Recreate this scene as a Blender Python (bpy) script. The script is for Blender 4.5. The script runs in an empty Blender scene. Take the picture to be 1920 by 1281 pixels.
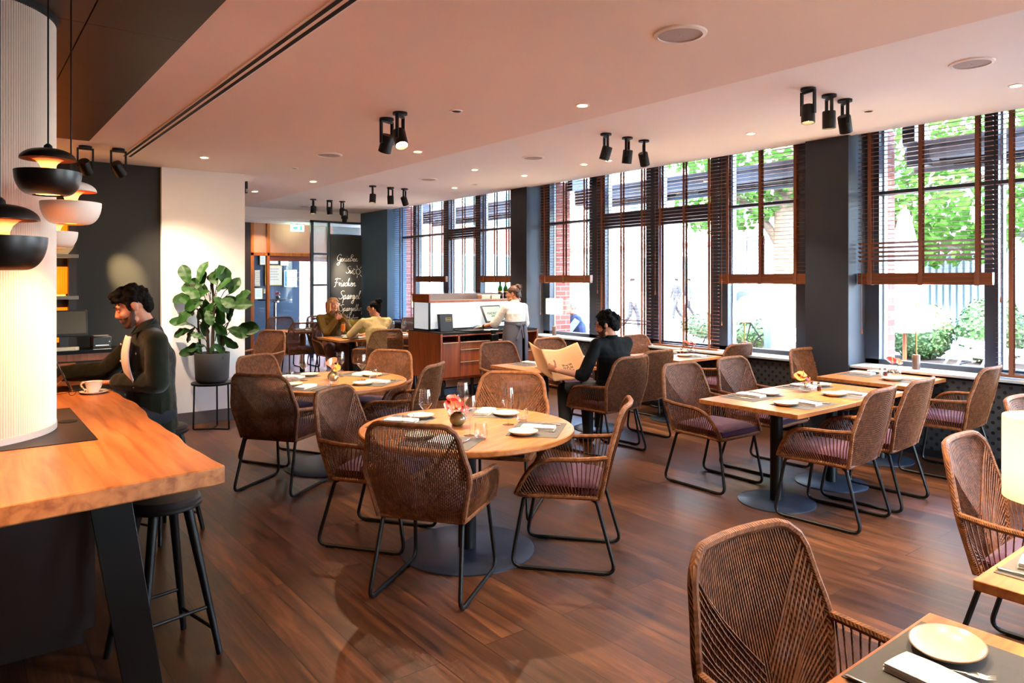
import bpy, math, random
from mathutils import Vector, Matrix
S = bpy.context.scene
COL = S.collection
R = math.radians
# ---------------------------------------------------------------- camera
cd = bpy.data.cameras.new('camera'); cam = bpy.data.objects.new('camera', cd); COL.objects.link(cam)
cd.sensor_width = 36; cd.lens = 25.03; cd.shift_y = -0.0607; cd.clip_start = 0.02; cd.clip_end = 300
cam.location = (0, 0, 1.65); cam.rotation_euler = (R(90), 0, R(-38.05)); S.camera = cam
# ---------------------------------------------------------------- view, sky, sun
S.view_settings.view_transform = 'Standard'; S.view_settings.look = 'None'
S.view_settings.exposure = 2.7; S.view_settings.gamma = 1.0; S.view_settings.use_curve_mapping = False
S.render.engine = 'CYCLES'
S.cycles.use_denoising = True
S.cycles.max_bounces = 9; S.cycles.diffuse_bounces = 5; S.cycles.glossy_bounces = 4
S.cycles.transmission_bounces = 4; S.cycles.transparent_max_bounces = 24
S.cycles.sample_clamp_indirect = 6; S.cycles.caustics_reflective = False; S.cycles.caustics_refractive = False
W = bpy.data.worlds.new('world'); S.world = W; W.use_nodes = True
wn = W.node_tree.nodes; wl = W.node_tree.links
sky = wn.new('ShaderNodeTexSky'); sky.sky_type = 'NISHITA'; sky.sun_disc = False
sky.sun_elevation = R(52); sky.sun_rotation = R(250); sky.air_density = 1.0; sky.dust_density = 2.0
wn['Background'].inputs[1].default_value = 1.65
wl.new(sky.outputs[0], wn['Background'].inputs[0])
def lamp(name, kind, loc, energy, color, size=0.05, aim=None, angle=60, blend=0.6):
    l = bpy.data.lights.new(name, kind); l.energy = energy; l.color = color
    if kind == 'SUN': l.angle = size
    else: l.shadow_soft_size = size
    if kind == 'SPOT': l.spot_size = R(angle); l.spot_blend = blend
    o = bpy.data.objects.new(name, l); COL.objects.link(o); o.location = loc
    if aim is not None:
        o.rotation_euler = (Vector(aim) - Vector(loc)).to_track_quat('-Z', 'Y').to_euler()
    return o
lamp('sun', 'SUN', (0, 0, 20), 2.3, (1, .95, .86), 0.01, aim=(7.0, 2.2, 11.5))
WARM = (1.0, .78, .54); WARMER = (1.0, .52, .24); NEUT = (1.0, .80, .60)
# ---------------------------------------------------------------- materials
def srgb(h):
    h = h.lstrip('#'); c = [int(h[i:i + 2], 16) / 255 for i in (0, 2, 4)]
    return tuple(x / 12.92 if x <= .04045 else ((x + .055) / 1.055) ** 2.4 for x in c) + (1,)
def base(name):
    m = bpy.data.materials.new(name); m.use_nodes = True
    return m, m.node_tree.nodes, m.node_tree.links, m.node_tree.nodes['Principled BSDF']
def nn(n, t, **kw):
    x = n.new(t)
    for k, v in kw.items(): setattr(x, k, v)
    return x
def mat(name, col, rough=.5, metal=0., spec=.5, var=.0, scale=8., bump=0., bscale=60., emit=None, es=0., coat=0., sheen=0.):
    m, n, l, p = base(name); c = srgb(col)
    p.inputs['Base Color'].default_value = c; p.inputs['Roughness'].default_value = rough
    p.inputs['Metallic'].default_value = metal; p.inputs['Specular IOR Level'].default_value = spec
    p.inputs['Coat Weight'].default_value = coat; p.inputs['Sheen Weight'].default_value = sheen
    if emit: p.inputs['Emission Color'].default_value = srgb(emit); p.inputs['Emission Strength'].default_value = es
    tc = None
    if var or bump: tc = nn(n, 'ShaderNodeTexCoord')
    if var:
        t = nn(n, 'ShaderNodeTexNoise'); t.inputs['Scale'].default_value = scale; t.inputs['Detail'].default_value = 4
        l.new(tc.outputs['Object'], t.inputs['Vector'])
        mx = nn(n, 'ShaderNodeMix', data_type='RGBA')
        mx.inputs[6].default_value = tuple(x * (1 - var) for x in c[:3]) + (1,); mx.inputs[7].default_value = tuple(min(1, x * (1 + var)) for x in c[:3]) + (1,)
        l.new(t.outputs['Fac'], mx.inputs[0]); l.new(mx.outputs[2], p.inputs['Base Color'])
    if bump:
        t = nn(n, 'ShaderNodeTexNoise'); t.inputs['Scale'].default_value = bscale; t.inputs['Detail'].default_value = 3
        l.new(tc.outputs['Object'], t.inputs['Vector'])
        b = nn(n, 'ShaderNodeBump'); b.inputs['Strength'].default_value = bump; b.inputs['Distance'].default_value = .01
        l.new(t.outputs['Fac'], b.inputs['Height']); l.new(b.outputs[0], p.inputs['Normal'])
    return m
def ramp(n, stops):
    r = nn(n, 'ShaderNodeValToRGB'); e = r.color_ramp.elements
    while len(e) < len(stops): e.new(.5)
    for i, (q, c) in enumerate(stops): e[i].position = q; e[i].color = srgb(c)
    return r
def wood(name, cols, scale=(1, 12, 12), rough=.4, spec=.4, coat=0., nscale=3.):
    m, n, l, p = base(name)
    tc = nn(n, 'ShaderNodeTexCoord'); mp = nn(n, 'ShaderNodeMapping'); mp.inputs['Scale'].default_value = scale
    l.new(tc.outputs['Object'], mp.inputs['Vector'])
    t = nn(n, 'ShaderNodeTexNoise'); t.inputs['Scale'].default_value = nscale; t.inputs['Detail'].default_value = 6; t.inputs['Distortion'].default_value = .6
    l.new(mp.outputs[0], t.inputs['Vector'])
    r = ramp(n, [(.3, cols[0]), (.52, cols[1]), (.72, cols[2])]); l.new(t.outputs['Fac'], r.inputs[0])
    l.new(r.outputs[0], p.inputs['Base Color'])
    p.inputs['Roughness'].default_value = rough; p.inputs['Specular IOR Level'].default_value = spec; p.inputs['Coat Weight'].default_value = coat
    return m
def floor_mat():
    m, n, l, p = base('oak_floor')
    tc = nn(n, 'ShaderNodeTexCoord'); mp = nn(n, 'ShaderNodeMapping'); mp.inputs['Rotation'].default_value = (0, 0, R(90))
    l.new(tc.outputs['Object'], mp.inputs['Vector'])
    b = nn(n, 'ShaderNodeTexBrick', offset=.37, offset_frequency=2, squash=1)
    b.inputs['Scale'].default_value = 1; b.inputs['Brick Width'].default_value = 1.9; b.inputs['Row Height'].default_value = .235
    b.inputs['Mortar Size'].default_value = .0026; b.inputs['Mortar Smooth'].default_value = .1; b.inputs['Bias'].default_value = 0
    b.inputs['Color1'].default_value = (0, 0, 0, 1); b.inputs['Color2'].default_value = (1, 1, 1, 1); b.inputs['Mortar'].default_value = (.5, .5, .5, 1)
    l.new(mp.outputs[0], b.inputs['Vector'])
    m2 = nn(n, 'ShaderNodeMapping'); m2.inputs['Scale'].default_value = (14, 1.1, 1); l.new(tc.outputs['Object'], m2.inputs['Vector'])
    ad = nn(n, 'ShaderNodeVectorMath', operation='MULTIPLY_ADD'); ad.inputs[1].default_value = (7, 13, 5)
    l.new(b.outputs['Color'], ad.inputs[0]); l.new(m2.outputs[0], ad.inputs[2])
    t = nn(n, 'ShaderNodeTexNoise'); t.inputs['Scale'].default_value = 1.6; t.inputs['Detail'].default_value = 8; t.inputs['Roughness'].default_value = .62; t.inputs['Distortion'].default_value = .8
    l.new(ad.outputs[0], t.inputs['Vector'])
    r = ramp(n, [(.28, '#23140c'), (.5, '#4c2d1a'), (.75, '#724627')]); l.new(t.outputs['Fac'], r.inputs[0])
    hs = nn(n, 'ShaderNodeHueSaturation'); l.new(r.outputs[0], hs.inputs['Color'])
    ma = nn(n, 'ShaderNodeMapRange'); ma.inputs['To Min'].default_value = .55; ma.inputs['To Max'].default_value = 1.3
    l.new(b.outputs['Color'], ma.inputs['Value']); l.new(ma.outputs[0], hs.inputs['Value'])
    mx = nn(n, 'ShaderNodeMix', data_type='RGBA'); mx.inputs[7].default_value = srgb('#1a0f0a')
    l.new(hs.outputs[0], mx.inputs[6]); l.new(b.outputs['Fac'], mx.inputs[0]); l.new(mx.outputs[2], p.inputs['Base Color'])
    p.inputs['Roughness'].default_value = .42; p.inputs['Specular IOR Level'].default_value = .42
    rr = nn(n, 'ShaderNodeMapRange'); rr.inputs['To Min'].default_value = .30; rr.inputs['To Max'].default_value = .46
    l.new(t.outputs['Fac'], rr.inputs['Value']); l.new(rr.outputs[0], p.inputs['Roughness'])
    bu = nn(n, 'ShaderNodeBump'); bu.inputs['Strength'].default_value = .15; bu.inputs['Distance'].default_value = .004
    l.new(t.outputs['Fac'], bu.inputs['Height']); l.new(bu.outputs[0], p.inputs['Normal'])
    return m
def rope_mat(name, a, b):
    m, n, l, p = base(name)
    tc = nn(n, 'ShaderNodeTexCoord'); t = nn(n, 'ShaderNodeTexNoise'); t.inputs['Scale'].default_value = 35; t.inputs['Detail'].default_value = 4
    l.new(tc.outputs['Object'], t.inputs['Vector'])
    r = ramp(n, [(.3, a), (.7, b)]); l.new(t.outputs['Fac'], r.inputs[0]); l.new(r.outputs[0], p.inputs['Base Color'])
    w = nn(n, 'ShaderNodeTexWave', bands_direction='DIAGONAL'); w.inputs['Scale'].default_value = 70; w.inputs['Distortion'].default_value = 1
    l.new(tc.outputs['Object'], w.inputs['Vector'])
    bu = nn(n, 'ShaderNodeBump'); bu.inputs['Strength'].default_value = .6; bu.inputs['Distance'].default_value = .003
    l.new(w.outputs['Fac'], bu.inputs['Height']); l.new(bu.outputs[0], p.inputs['Normal'])
    p.inputs['Roughness'].default_value = .55; p.inputs['Specular IOR Level'].default_value = .35
    return m
def glass_mat(name, tint=(1, 1, 1, 1), refl=1.0, rough=0.0):
    m, n, l, p = base(name); n.remove(p)
    tr = nn(n, 'ShaderNodeBsdfTransparent'); tr.inputs[0].default_value = tint
    g = nn(n, 'ShaderNodeBsdfGlossy'); g.inputs['Roughness'].default_value = rough
    f = nn(n, 'ShaderNodeFresnel'); ge = nn(n, 'ShaderNodeNewGeometry'); io = nn(n, 'ShaderNodeMath', operation='MULTIPLY_ADD')
    io.inputs[1].default_value = -.8333; io.inputs[2].default_value = 1.5; l.new(ge.outputs['Backfacing'], io.inputs[0]); l.new(io.outputs[0], f.inputs[0])
    k = nn(n, 'ShaderNodeMath', operation='MULTIPLY'); k.inputs[1].default_value = refl; l.new(f.outputs[0], k.inputs[0])
    x = nn(n, 'ShaderNodeMixShader'); l.new(k.outputs[0], x.inputs[0]); l.new(tr.outputs[0], x.inputs[1]); l.new(g.outputs[0], x.inputs[2])
    l.new(x.outputs[0], n['Material Output'].inputs[0])
    return m
def trans_mat(name, col, w=.6):
    m, n, l, p = base(name); c = srgb(col)
    d = nn(n, 'ShaderNodeBsdfDiffuse'); d.inputs[0].default_value = c
    t = nn(n, 'ShaderNodeBsdfTranslucent'); t.inputs[0].default_value = c
    x = nn(n, 'ShaderNodeMixShader'); x.inputs[0].default_value = w
    l.new(d.outputs[0], x.inputs[1]); l.new(t.outputs[0], x.inputs[2]); l.new(x.outputs[0], n['Material Output'].inputs[0]); n.remove(p)
    return m
def brick_mat(name, c1, c2, mortar, rot=(0, 0, 0), rough=.8):
    m, n, l, p = base(name)
    tc = nn(n, 'ShaderNodeTexCoord'); sp = nn(n, 'ShaderNodeSeparateXYZ'); l.new(tc.outputs['Object'], sp.inputs[0])
    s = nn(n, 'ShaderNodeMath', operation='ADD'); l.new(sp.outputs[0], s.inputs[0]); l.new(sp.outputs[1], s.inputs[1])
    cb = nn(n, 'ShaderNodeCombineXYZ'); l.new(s.outputs[0], cb.inputs[0]); l.new(sp.outputs[2], cb.inputs[1])
    b = nn(n, 'ShaderNodeTexBrick'); b.inputs['Scale'].default_value = 1; b.inputs['Brick Width'].default_value = .24; b.inputs['Row Height'].default_value = .077
    b.inputs['Mortar Size'].default_value = .006
    b.inputs['Color1'].default_value = srgb(c1); b.inputs['Color2'].default_value = srgb(c2); b.inputs['Mortar'].default_value = srgb(mortar)
    l.new(cb.outputs[0], b.inputs['Vector']); l.new(b.outputs[0], p.inputs['Base Color']); p.inputs['Roughness'].default_value = rough
    return m
def dots_mat(name, col, hole, pitch=.075, rad=.23):
    m, n, l, p = base(name)
    tc = nn(n, 'ShaderNodeTexCoord')
    def grid(off):
        v = nn(n, 'ShaderNodeVectorMath', operation='MULTIPLY_ADD'); v.inputs[1].default_value = (0, 1 / pitch, 1 / pitch); v.inputs[2].default_value = (0, off, off)
        l.new(tc.outputs['Object'], v.inputs[0])
        f = nn(n, 'ShaderNodeVectorMath', operation='FRACTION'); l.new(v.outputs[0], f.inputs[0])
        s = nn(n, 'ShaderNodeVectorMath', operation='SUBTRACT'); s.inputs[1].default_value = (0, .5, .5); l.new(f.outputs[0], s.inputs[0])
        q = nn(n, 'ShaderNodeVectorMath', operation='LENGTH'); l.new(s.outputs[0], q.inputs[0])
        c = nn(n, 'ShaderNodeMath', operation='LESS_THAN'); c.inputs[1].default_value = rad; l.new(q.outputs['Value'], c.inputs[0])
        return c
    a, b = grid(0), grid(.5)
    x = nn(n, 'ShaderNodeMath', operation='MAXIMUM'); l.new(a.outputs[0], x.inputs[0]); l.new(b.outputs[0], x.inputs[1])
    mx = nn(n, 'ShaderNodeMix', data_type='RGBA'); mx.inputs[6].default_value = srgb(col); mx.inputs[7].default_value = srgb(hole)
    l.new(x.outputs[0], mx.inputs[0]); l.new(mx.outputs[2], p.inputs['Base Color']); p.inputs['Roughness'].default_value = .45
    return m
M = dict(
    floor=floor_mat(),
    ceil=mat('ceiling_paint', '#fbf5ef', .9, var=.01, scale=1.5), ceil_low=mat('ceiling_paint_bounce_tint', '#f8e6da', .9, var=.01, scale=1.5), ceil_dark=mat('bronze_panel', '#3a2a1e', .5, spec=.4, var=.25, scale=3),  # lower ceiling: dimmer, warm bounce light put into the paint colour
    white=mat('white_wall_paint', '#f3ece6', .85, var=.02, scale=2, bump=.02), navy=mat('navy_wall_paint', '#1f2530', .62, var=.08, scale=2, bump=.05, bscale=120),
    navy_metal=mat('navy_metal', '#2b3444', .4, spec=.5), charcoal=mat('charcoal_wall', '#211e1c', .7, var=.1, scale=2),
    navy_window_lit=mat('navy_paint_window_lit', '#52708a', .7, var=.06, scale=2), slate=mat('slate_blue_wall', '#2c3c4c', .7, var=.08, scale=2), frame_grey=mat('pale_grey_aluminium', '#c4d4da', .45), sill=mat('pale_sill', '#a9b4bd', .3, spec=.5),  # end pillar: navy lightened, bluish window light put into its colour
    dots=dots_mat('perforated_panel', '#3a3d42', '#08090a', .09, .17), base_grey=mat('grey_baseboard', '#5a4e4c', .6),
    black=mat('black_metal', '#090909', .45, spec=.35), black_soft=mat('black_leather', '#131315', .45, bump=.1, bscale=200), blackpaint=mat('matt_black', '#070708', .65, spec=.2),
    rope=rope_mat('brown_rope', '#55301a', '#8a5430'), rope_frame=rope_mat('brown_rope_wrapping', '#633a20', '#985f36'),
    plum=mat('plum_fabric', '#4e2340', .9, var=.12, scale=20, bump=.15, bscale=400, sheen=.2),
    oak=wood('oak_table', ['#94552a', '#ab6a36', '#b97c48'], (1.2, 14, 14), .35, .45), oak_edge=wood('oak_edge', ['#9c5c30', '#b06c3c', '#bc7c4a'], (1, 8, 20), .45),
    slab=wood('slab_wood', ['#8a4c24', '#b06c38', '#c07e48'], (14, 1.1, 14), .38, .45, nscale=1.6),
    walnut=wood('cherry_veneer', ['#74371a', '#8b4623', '#9c552e'], (6, 6, .7), .4), dkwood=mat('dark_wood', '#2a1610', .5, var=.2, scale=6),
    doorwood=wood('door_wood', ['#9a4c18', '#b5601f', '#c8722a'], (8, 8, .8), .4), salmon=mat('salmon_panel', '#c98d74', .8, var=.03, scale=2),
    steel=mat('stainless_steel', '#c8c4c0', .22, metal=1), brass=mat('brass', '#b98a4c', .3, metal=1), chrome=mat('chrome', '#d8d8da', .12, metal=1),
    ceramic=mat('cream_stoneware', '#d6c4a6', .28, spec=.5, var=.04, scale=20), ceramic_rim=mat('brown_rim', '#8a6a4c', .4), porcelain=mat('white_porcelain', '#f4efe8', .18, spec=.5),
    linen=mat('white_linen', '#e6e2de', .9, bump=.15, bscale=300), mat_grey=mat('woven_grey_placemat', '#55504c', .8, var=.1, scale=60, bump=.2, bscale=500),
    glass=glass_mat('clear_glass', (1, 1, 1, 1), 1.8), pane=glass_mat('window_glass', (.97, .99, 1, 1), 1.25), reed=glass_mat('reeded_glass', (.82, .88, .9, 1), .9, .15),
    water=glass_mat('thick_glass_base', (.93, .95, .95, 1), 1.6), amber=glass_mat('amber_drink', (.95, .38, .03, 1), .6), oil=glass_mat('green_bottle_glass', (.12, .2, .02, 1), .9),
    blind=wood('blind_wood', ['#6a3a24', '#7d4a30', '#8f5a3e'], (20, 1, 20), .4), tape=mat('brown_blind_tape', '#7a4a34', .8), 
    green_leaf=mat('fig_leaf', '#1b3f0e', .5, spec=.35, var=.35, scale=6), bark=mat('bark', '#3c281c', .85, var=.3, scale=12, bump=.5, bscale=40), soil=mat('soil', '#1c130d', .95),
    pot=mat('grey_concrete_pot', '#4a4644', .75, var=.1, scale=8), vase=mat('mottled_glazed_vase', '#7a6a3c', .2, var=.6, scale=28, coat=.6), red=mat('red_anthurium', '#c81e1c', .35, var=.2, scale=30, coat=.3),
    pinkf=mat('salmon_flower', '#c4543c', .5, var=.2, scale=30), orangef=mat('orange_flower', '#cc6a18', .5, var=.2, scale=30), yellow=mat('flower_spadix', '#c09830', .5), stem=mat('flower_stem', '#4c6b2c', .6),
    shade=trans_mat('white_lamp_shade', '#f4ead8', .6), shade_y=trans_mat('cream_lamp_shade', '#f7e6bc', .55),
    flute=trans_mat('ribbed_white_cladding', '#e8dcd2', .25), bulb=mat('glowing_lens', '#fff0d8', .5, emit='#ffcf90', es=14), bulb_o=mat('pendant_glow', '#ffb060', .5, emit='#ff8a2c', es=5),
    orange_panel=mat('amber_ribbed_panel', '#a8480c', .35, emit='#ff7a10', es=.25), strip=mat('amber_light_strip', '#ffd070', .5, emit='#ffb030', es=1.2),
    exit=mat('lit_exit_sign', '#eafff0', .5, emit='#c8ffe0', es=3), exit_g=mat('exit_green', '#2a9a5a', .5, emit='#2a9a5a', es=1), grille=mat('speaker_grille', '#b9aaa4', .7, bump=.3, bscale=600),
    screen_mint=mat('mint_screen', '#6a7a6a', .4, emit='#cfe6cd', es=.11), ink=mat('dark_ink', '#1c2024', .6), screen_dim=mat('dim_screen', '#5a5448', .3), plastic=mat('dark_plastic', '#1b1b1e', .4), greyplastic=mat('warm_grey_plastic', '#8a8078', .5),
    chalk=mat('white_chalk_paint', '#f4f2ec', .8), board=mat('blackboard', '#2c2e30', .6, var=.15, scale=3), frost=mat('frosted_lit_glass', '#aab4ba', .3, emit='#e4ecf4', es=.09, var=.08, scale=3),
    gold=mat('gold_lettering', '#c8a24a', .3, metal=.8), paper=mat('salmon_newsprint', '#c4946c', .9, var=.03, scale=6), paperw=mat('white_paper', '#eef0f0', .8),
    brick=brick_mat('red_brick', '#7e3826', '#94503c', '#8e847c'), pave=mat('pale_paving', '#8e877e', .85, var=.1, scale=1.5), facade=mat('white_render', '#b8b6b2', .9, var=.04, scale=1), teal=mat('teal_window', '#3f6668', .2, spec=.7),
    foliage=trans_mat('sunlit_foliage', '#41682a', .4), hedge=mat('hedge_leaf', '#34562a', .6, var=.5, scale=9), planter=mat('blue_grey_planter', '#3a4450', .6), whitechair=mat('white_slat_paint', '#eef2f4', .5),
    bark_out=mat('tree_bark', '#5c5040', .9, var=.3, scale=9, bump=.6, bscale=20), canvas=mat('grey_canvas', '#55544e', .9), canvasw=mat('white_canvas', '#a8a49c', .9), corr=mat('pale_blue_corrugated', '#8fa6b0', .5), ring=mat('pale_blue_ring', '#8ca0a6', .45),
    awning=mat('grey_awning_metal', '#7a828e', .5), redplastic=mat('red_plastic', '#c41c24', .4), pinkplastic=mat('pink_plastic', '#d88a94', .5), blue=mat('sign_blue', '#2a78b0', .5), bluebag=mat('blue_nylon', '#123a6a', .5),
    skin=mat('light_skin', '#c98a6c', .5, var=.08, scale=14), skin3=mat('darkened_skin', '#7c4c38', .5), skin2=mat('tan_skin', '#b87858', .5, var=.08, scale=14), hair_dk=mat('dark_hair', '#120c0a', .75, spec=.12, bump=.6, bscale=90), hair_blk=mat('black_hair', '#0a0a0c', .7, spec=.15, bump=.7, bscale=70),  # skin3 is darkened so outdoor daylight does not bleach it
    hair_bl=mat('blond_hair', '#c8955c', .5, var=.25, scale=25, bump=.5, bscale=80), hair_br=mat('brown_hair', '#4a2c1e', .5, var=.4, scale=20, bump=.5, bscale=80), hair_gr=mat('grey_hair', '#4c4a48', .6), lip=mat('lips', '#a85850', .5), eye=mat('eye_white', '#a8a29a', .3), iris=mat('iris', '#2a1c14', .2),
    beard=mat('stubble', '#4a3026', .8, var=.3, scale=60), cord=mat('dark_green_corduroy', '#191b10', .9, spec=.15, var=.2, scale=8, bump=.25, bscale=140, sheen=.2), tee=mat('white_cotton', '#e8dcdc', .9), button=mat('pale_button', '#d8d4c8', .35),
    jeans=mat('dark_denim', '#14161c', .85), mustard=mat('olive_mustard_knit', '#6e541c', .95, var=.15, scale=30, bump=.3, bscale=160), khaki=mat('khaki_jacket', '#b8a06c', .9, var=.1, scale=6), yolk=mat('yellow_jacket', '#b8a03c', .9, var=.1, scale=8), beige=mat('brown_trousers', '#7c5040', .9),
    shirtw=mat('white_shirt', '#d8d0c8', .85, bump=.1, bscale=30), apron=mat('charcoal_apron', '#4a4852', .9, var=.12, scale=10), shirtb=mat('black_shirt', '#0b0f12', .85, spec=.2, bump=.15, bscale=30), vest=mat('blue_quilted_vest', '#22365a', .8, var=.2, scale=12), stripe=mat('pale_striped_shirt', '#7c828e', .9),
)
# ---------------------------------------------------------------- mesh helpers
class MB:
    def __init__(s): s.v = []; s.f = []; s.mi = []; s.cur = 0
    def add(s, vs, fs):
        o = len(s.v); s.v += [tuple(v) for v in vs]; s.f += [tuple(i + o for i in f) for f in fs]; s.mi += [s.cur] * len(fs); return s
    def box(s, x0, x1, y0, y1, z0, z1, T=None):
        vs = [Vector((x, y, z)) for z in (z0, z1) for y in (y0, y1) for x in (x0, x1)]
        if T is not None: vs = [T @ v for v in vs]
        return s.add(vs, [(0, 2, 3, 1), (4, 5, 7, 6), (0, 1, 5, 4), (2, 6, 7, 3), (0, 4, 6, 2), (1, 3, 7, 5)])
    def tube(s, pts, r, n=8, closed=False, caps=True, flat=1.0, side=None):
        P = [Vector(p) for p in pts]; N = len(P); rs = r if isinstance(r, (list, tuple)) else [r] * N
        vs = []; prev = None
        for i, p in enumerate(P):
            if closed: t = P[(i + 1) % N] - P[i - 1]
            else: t = P[min(i + 1, N - 1)] - P[max(i - 1, 0)]
            if t.length < 1e-9: t = Vector((0, 0, 1))
            t.normalize()
            if side is not None: a = Vector(side) - t * Vector(side).dot(t)
            elif prev is None: a = t.orthogonal() if abs(t.z) > .9 or abs(t.z) < 1e-6 else Vector((0, 0, 1)) - t * t.z
            else: a = prev - t * prev.dot(t)
            if a.length < 1e-6: a = t.orthogonal()
            a.normalize(); prev = a; b = t.cross(a)
            vs += [p + a * (rs[i] * math.cos(2 * math.pi * k / n)) + b * (rs[i] * flat * math.sin(2 * math.pi * k / n)) for k in range(n)]
        fs = []
        for i in range(N if closed else N - 1):
            j = (i + 1) % N
            fs += [(i * n + k, i * n + (k + 1) % n, j * n + (k + 1) % n, j * n + k) for k in range(n)]
        if caps and not closed: fs += [tuple(range(n - 1, -1, -1)), tuple((N - 1) * n + k for k in range(n))]
        return s.add(vs, fs)
    def lathe(s, prof, n=24, c=(0, 0, 0), T=None):
        vs = []; fs = []
        for r, z in prof:
            vs += [Vector((c[0] + r * math.cos(2 * math.pi * k / n), c[1] + r * math.sin(2 * math.pi * k / n), c[2] + z)) for k in range(n)]
        for i in range(len(prof) - 1):
            fs += [(i * n + k, i * n + (k + 1) % n, (i + 1) * n + (k + 1) % n, (i + 1) * n + k) for k in range(n)]
        fs.append(tuple(range(n - 1, -1, -1))); fs.append(tuple((len(prof) - 1) * n + k for k in range(n)))
        if T is not None: vs = [T @ v for v in vs]
        return s.add(vs, fs)
    def prism(s, poly, z0, z1, T=None):
        n = len(poly); vs = [Vector((x, y, z0)) for x, y in poly] + [Vector((x, y, z1)) for x, y in poly]
        if T is not None: vs = [T @ v for v in vs]
        return s.add(vs, [tuple(range(n - 1, -1, -1)), tuple(range(n, 2 * n))] + [(i, (i + 1) % n, n + (i + 1) % n, n + i) for i in range(n)])
    def grid(s, fn, nu, nv):
        vs = [fn(u / nu, v / nv) for v in range(nv + 1) for u in range(nu + 1)]
        return s.add(vs, [(v * (nu + 1) + u, v * (nu + 1) + u + 1, (v + 1) * (nu + 1) + u + 1, (v + 1) * (nu + 1) + u) for v in range(nv) for u in range(nu)])
    def ell(s, c, r, basis=None, n=16, m=10):
        c = Vector(c); B = basis or (Vector((1, 0, 0)), Vector((0, 1, 0)), Vector((0, 0, 1)))
        vs = []
        for j in range(1, m):
            th = math.pi * j / m
            for k in range(n):
                ph = 2 * math.pi * k / n
                vs.append(c + B[0] * (r[0] * math.sin(th) * math.cos(ph)) + B[1] * (r[1] * math.sin(th) * math.sin(ph)) + B[2] * (r[2] * math.cos(th)))
        vs += [c + B[2] * r[2], c - B[2] * r[2]]; t, b = len(vs) - 2, len(vs) - 1
        fs = [(j * n + k, (j + 1) * n + k, (j + 1) * n + (k + 1) % n, j * n + (k + 1) % n) for j in range(m - 2) for k in range(n)]
        fs += [(t, k, (k + 1) % n) for k in range(n)] + [(b, (m - 2) * n + (k + 1) % n, (m - 2) * n + k) for k in range(n)]
        return s.add(vs, fs)
    def cap(s, a, b, ra, rb, side=None, flat=1.0, n=14):
        a, b = Vector(a), Vector(b); d = (b - a); L = d.length; d = d / L if L > 1e-6 else Vector((0, 0, 1))
        pts = []; rs = []
        for k in range(4): q = k / 4 * math.pi / 2; pts.append(a - d * ra * math.cos(q) * (flat if flat < 1 else 1)); rs.append(max(ra * math.sin(q), .0008))
        pts += [a, b]; rs += [ra, rb]
        for k in range(1, 5): q = k / 4 * math.pi / 2; pts.append(b + d * rb * math.sin(q) * (flat if flat < 1 else 1)); rs.append(max(rb * math.cos(q), .0008))
        return s.tube(pts, rs, n, flat=flat, side=side)
    def mesh(s, name, mats):
        me = bpy.data.meshes.new(name); me.from_pydata(s.v, [], s.f)
        for m in (mats if isinstance(mats, (list, tuple)) else [mats]): me.materials.append(M[m] if isinstance(m, str) else m)
        if any(s.mi): me.polygons.foreach_set('material_index', s.mi)
        return me
    def build(s, name, mats, parent=None, smooth=True, bevel=0., sub=0, angle=40):
        me = s.mesh(name, mats); me.update()
        import bmesh
        bm = bmesh.new(); bm.from_mesh(me); bmesh.ops.recalc_face_normals(bm, faces=bm.faces); bm.to_mesh(me); bm.free()
        if smooth: me.shade_smooth(); me.set_sharp_from_angle(angle=R(angle))
        o = bpy.data.objects.new(name, me); COL.objects.link(o); o.parent = parent
        if bevel:
            b = o.modifiers.new('b', 'BEVEL'); b.width = bevel; b.segments = 2; b.limit_method = 'ANGLE'; b.angle_limit = R(40)
        if sub:
            b = o.modifiers.new('s', 'SUBSURF'); b.levels = sub; b.render_levels = sub
        return o
    def remesh(s, name, mats, parent=None, voxel=.006, it=4, noise=0., nscale=.03):
        me = s.mesh(name, mats); t = bpy.data.objects.new(name, me); COL.objects.link(t)
        r = t.modifiers.new('r', 'REMESH'); r.mode = 'VOXEL'; r.voxel_size = voxel; r.use_smooth_shade = True
        if it: q = t.modifiers.new('q', 'SMOOTH'); q.factor = .5; q.iterations = it
        if noise:
            tx = bpy.data.textures.new('curl', 'CLOUDS'); tx.noise_scale = nscale
            d = t.modifiers.new('d', 'DISPLACE'); d.texture = tx; d.strength = noise; d.mid_level = .45
        dg = bpy.context.evaluated_depsgraph_get()
        m2 = bpy.data.meshes.new_from_object(t.evaluated_get(dg)); bpy.data.objects.remove(t); bpy.data.meshes.remove(me)
        m2.name = name; m2.materials.clear(); m2.materials.append(M[mats]); m2.polygons.foreach_set('material_index', [0] * len(m2.polygons)); m2.shade_smooth()
        o = bpy.data.objects.new(name, m2); COL.objects.link(o); o.parent = parent
        return o
def fillet(pts, r, k=5, closed=False):
    P = [Vector(p) for p in pts]; out = []
    for i, p in enumerate(P):
        if not closed and i in (0, len(P) - 1): out.append(p); continue
        a, b = P[i - 1], P[(i + 1) % len(P)]; rr = min(r, (a - p).length * .45, (b - p).length * .45)
        q0 = p + (a - p).normalized() * rr; q1 = p + (b - p).normalized() * rr
        for j in range(k + 1):
            t = j / k; out.append(q0 * (1 - t) ** 2 + p * (2 * t * (1 - t)) + q1 * t * t)
    return out
def spl(pts, k=6):
    P = [Vector(p) for p in pts]; out = []
    for i in range(len(P) - 1):
        p0, p1, p2, p3 = P[max(i - 1, 0)], P[i], P[i + 1], P[min(i + 2, len(P) - 1)]
        for j in range(k):
            t = j / k
            out.append(.5 * (2 * p1 + (p2 - p0) * t + (2 * p0 - 5 * p1 + 4 * p2 - p3) * t * t + (3 * p1 - p0 - 3 * p2 + p3) * t ** 3))
    return out + [P[-1]]
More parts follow.
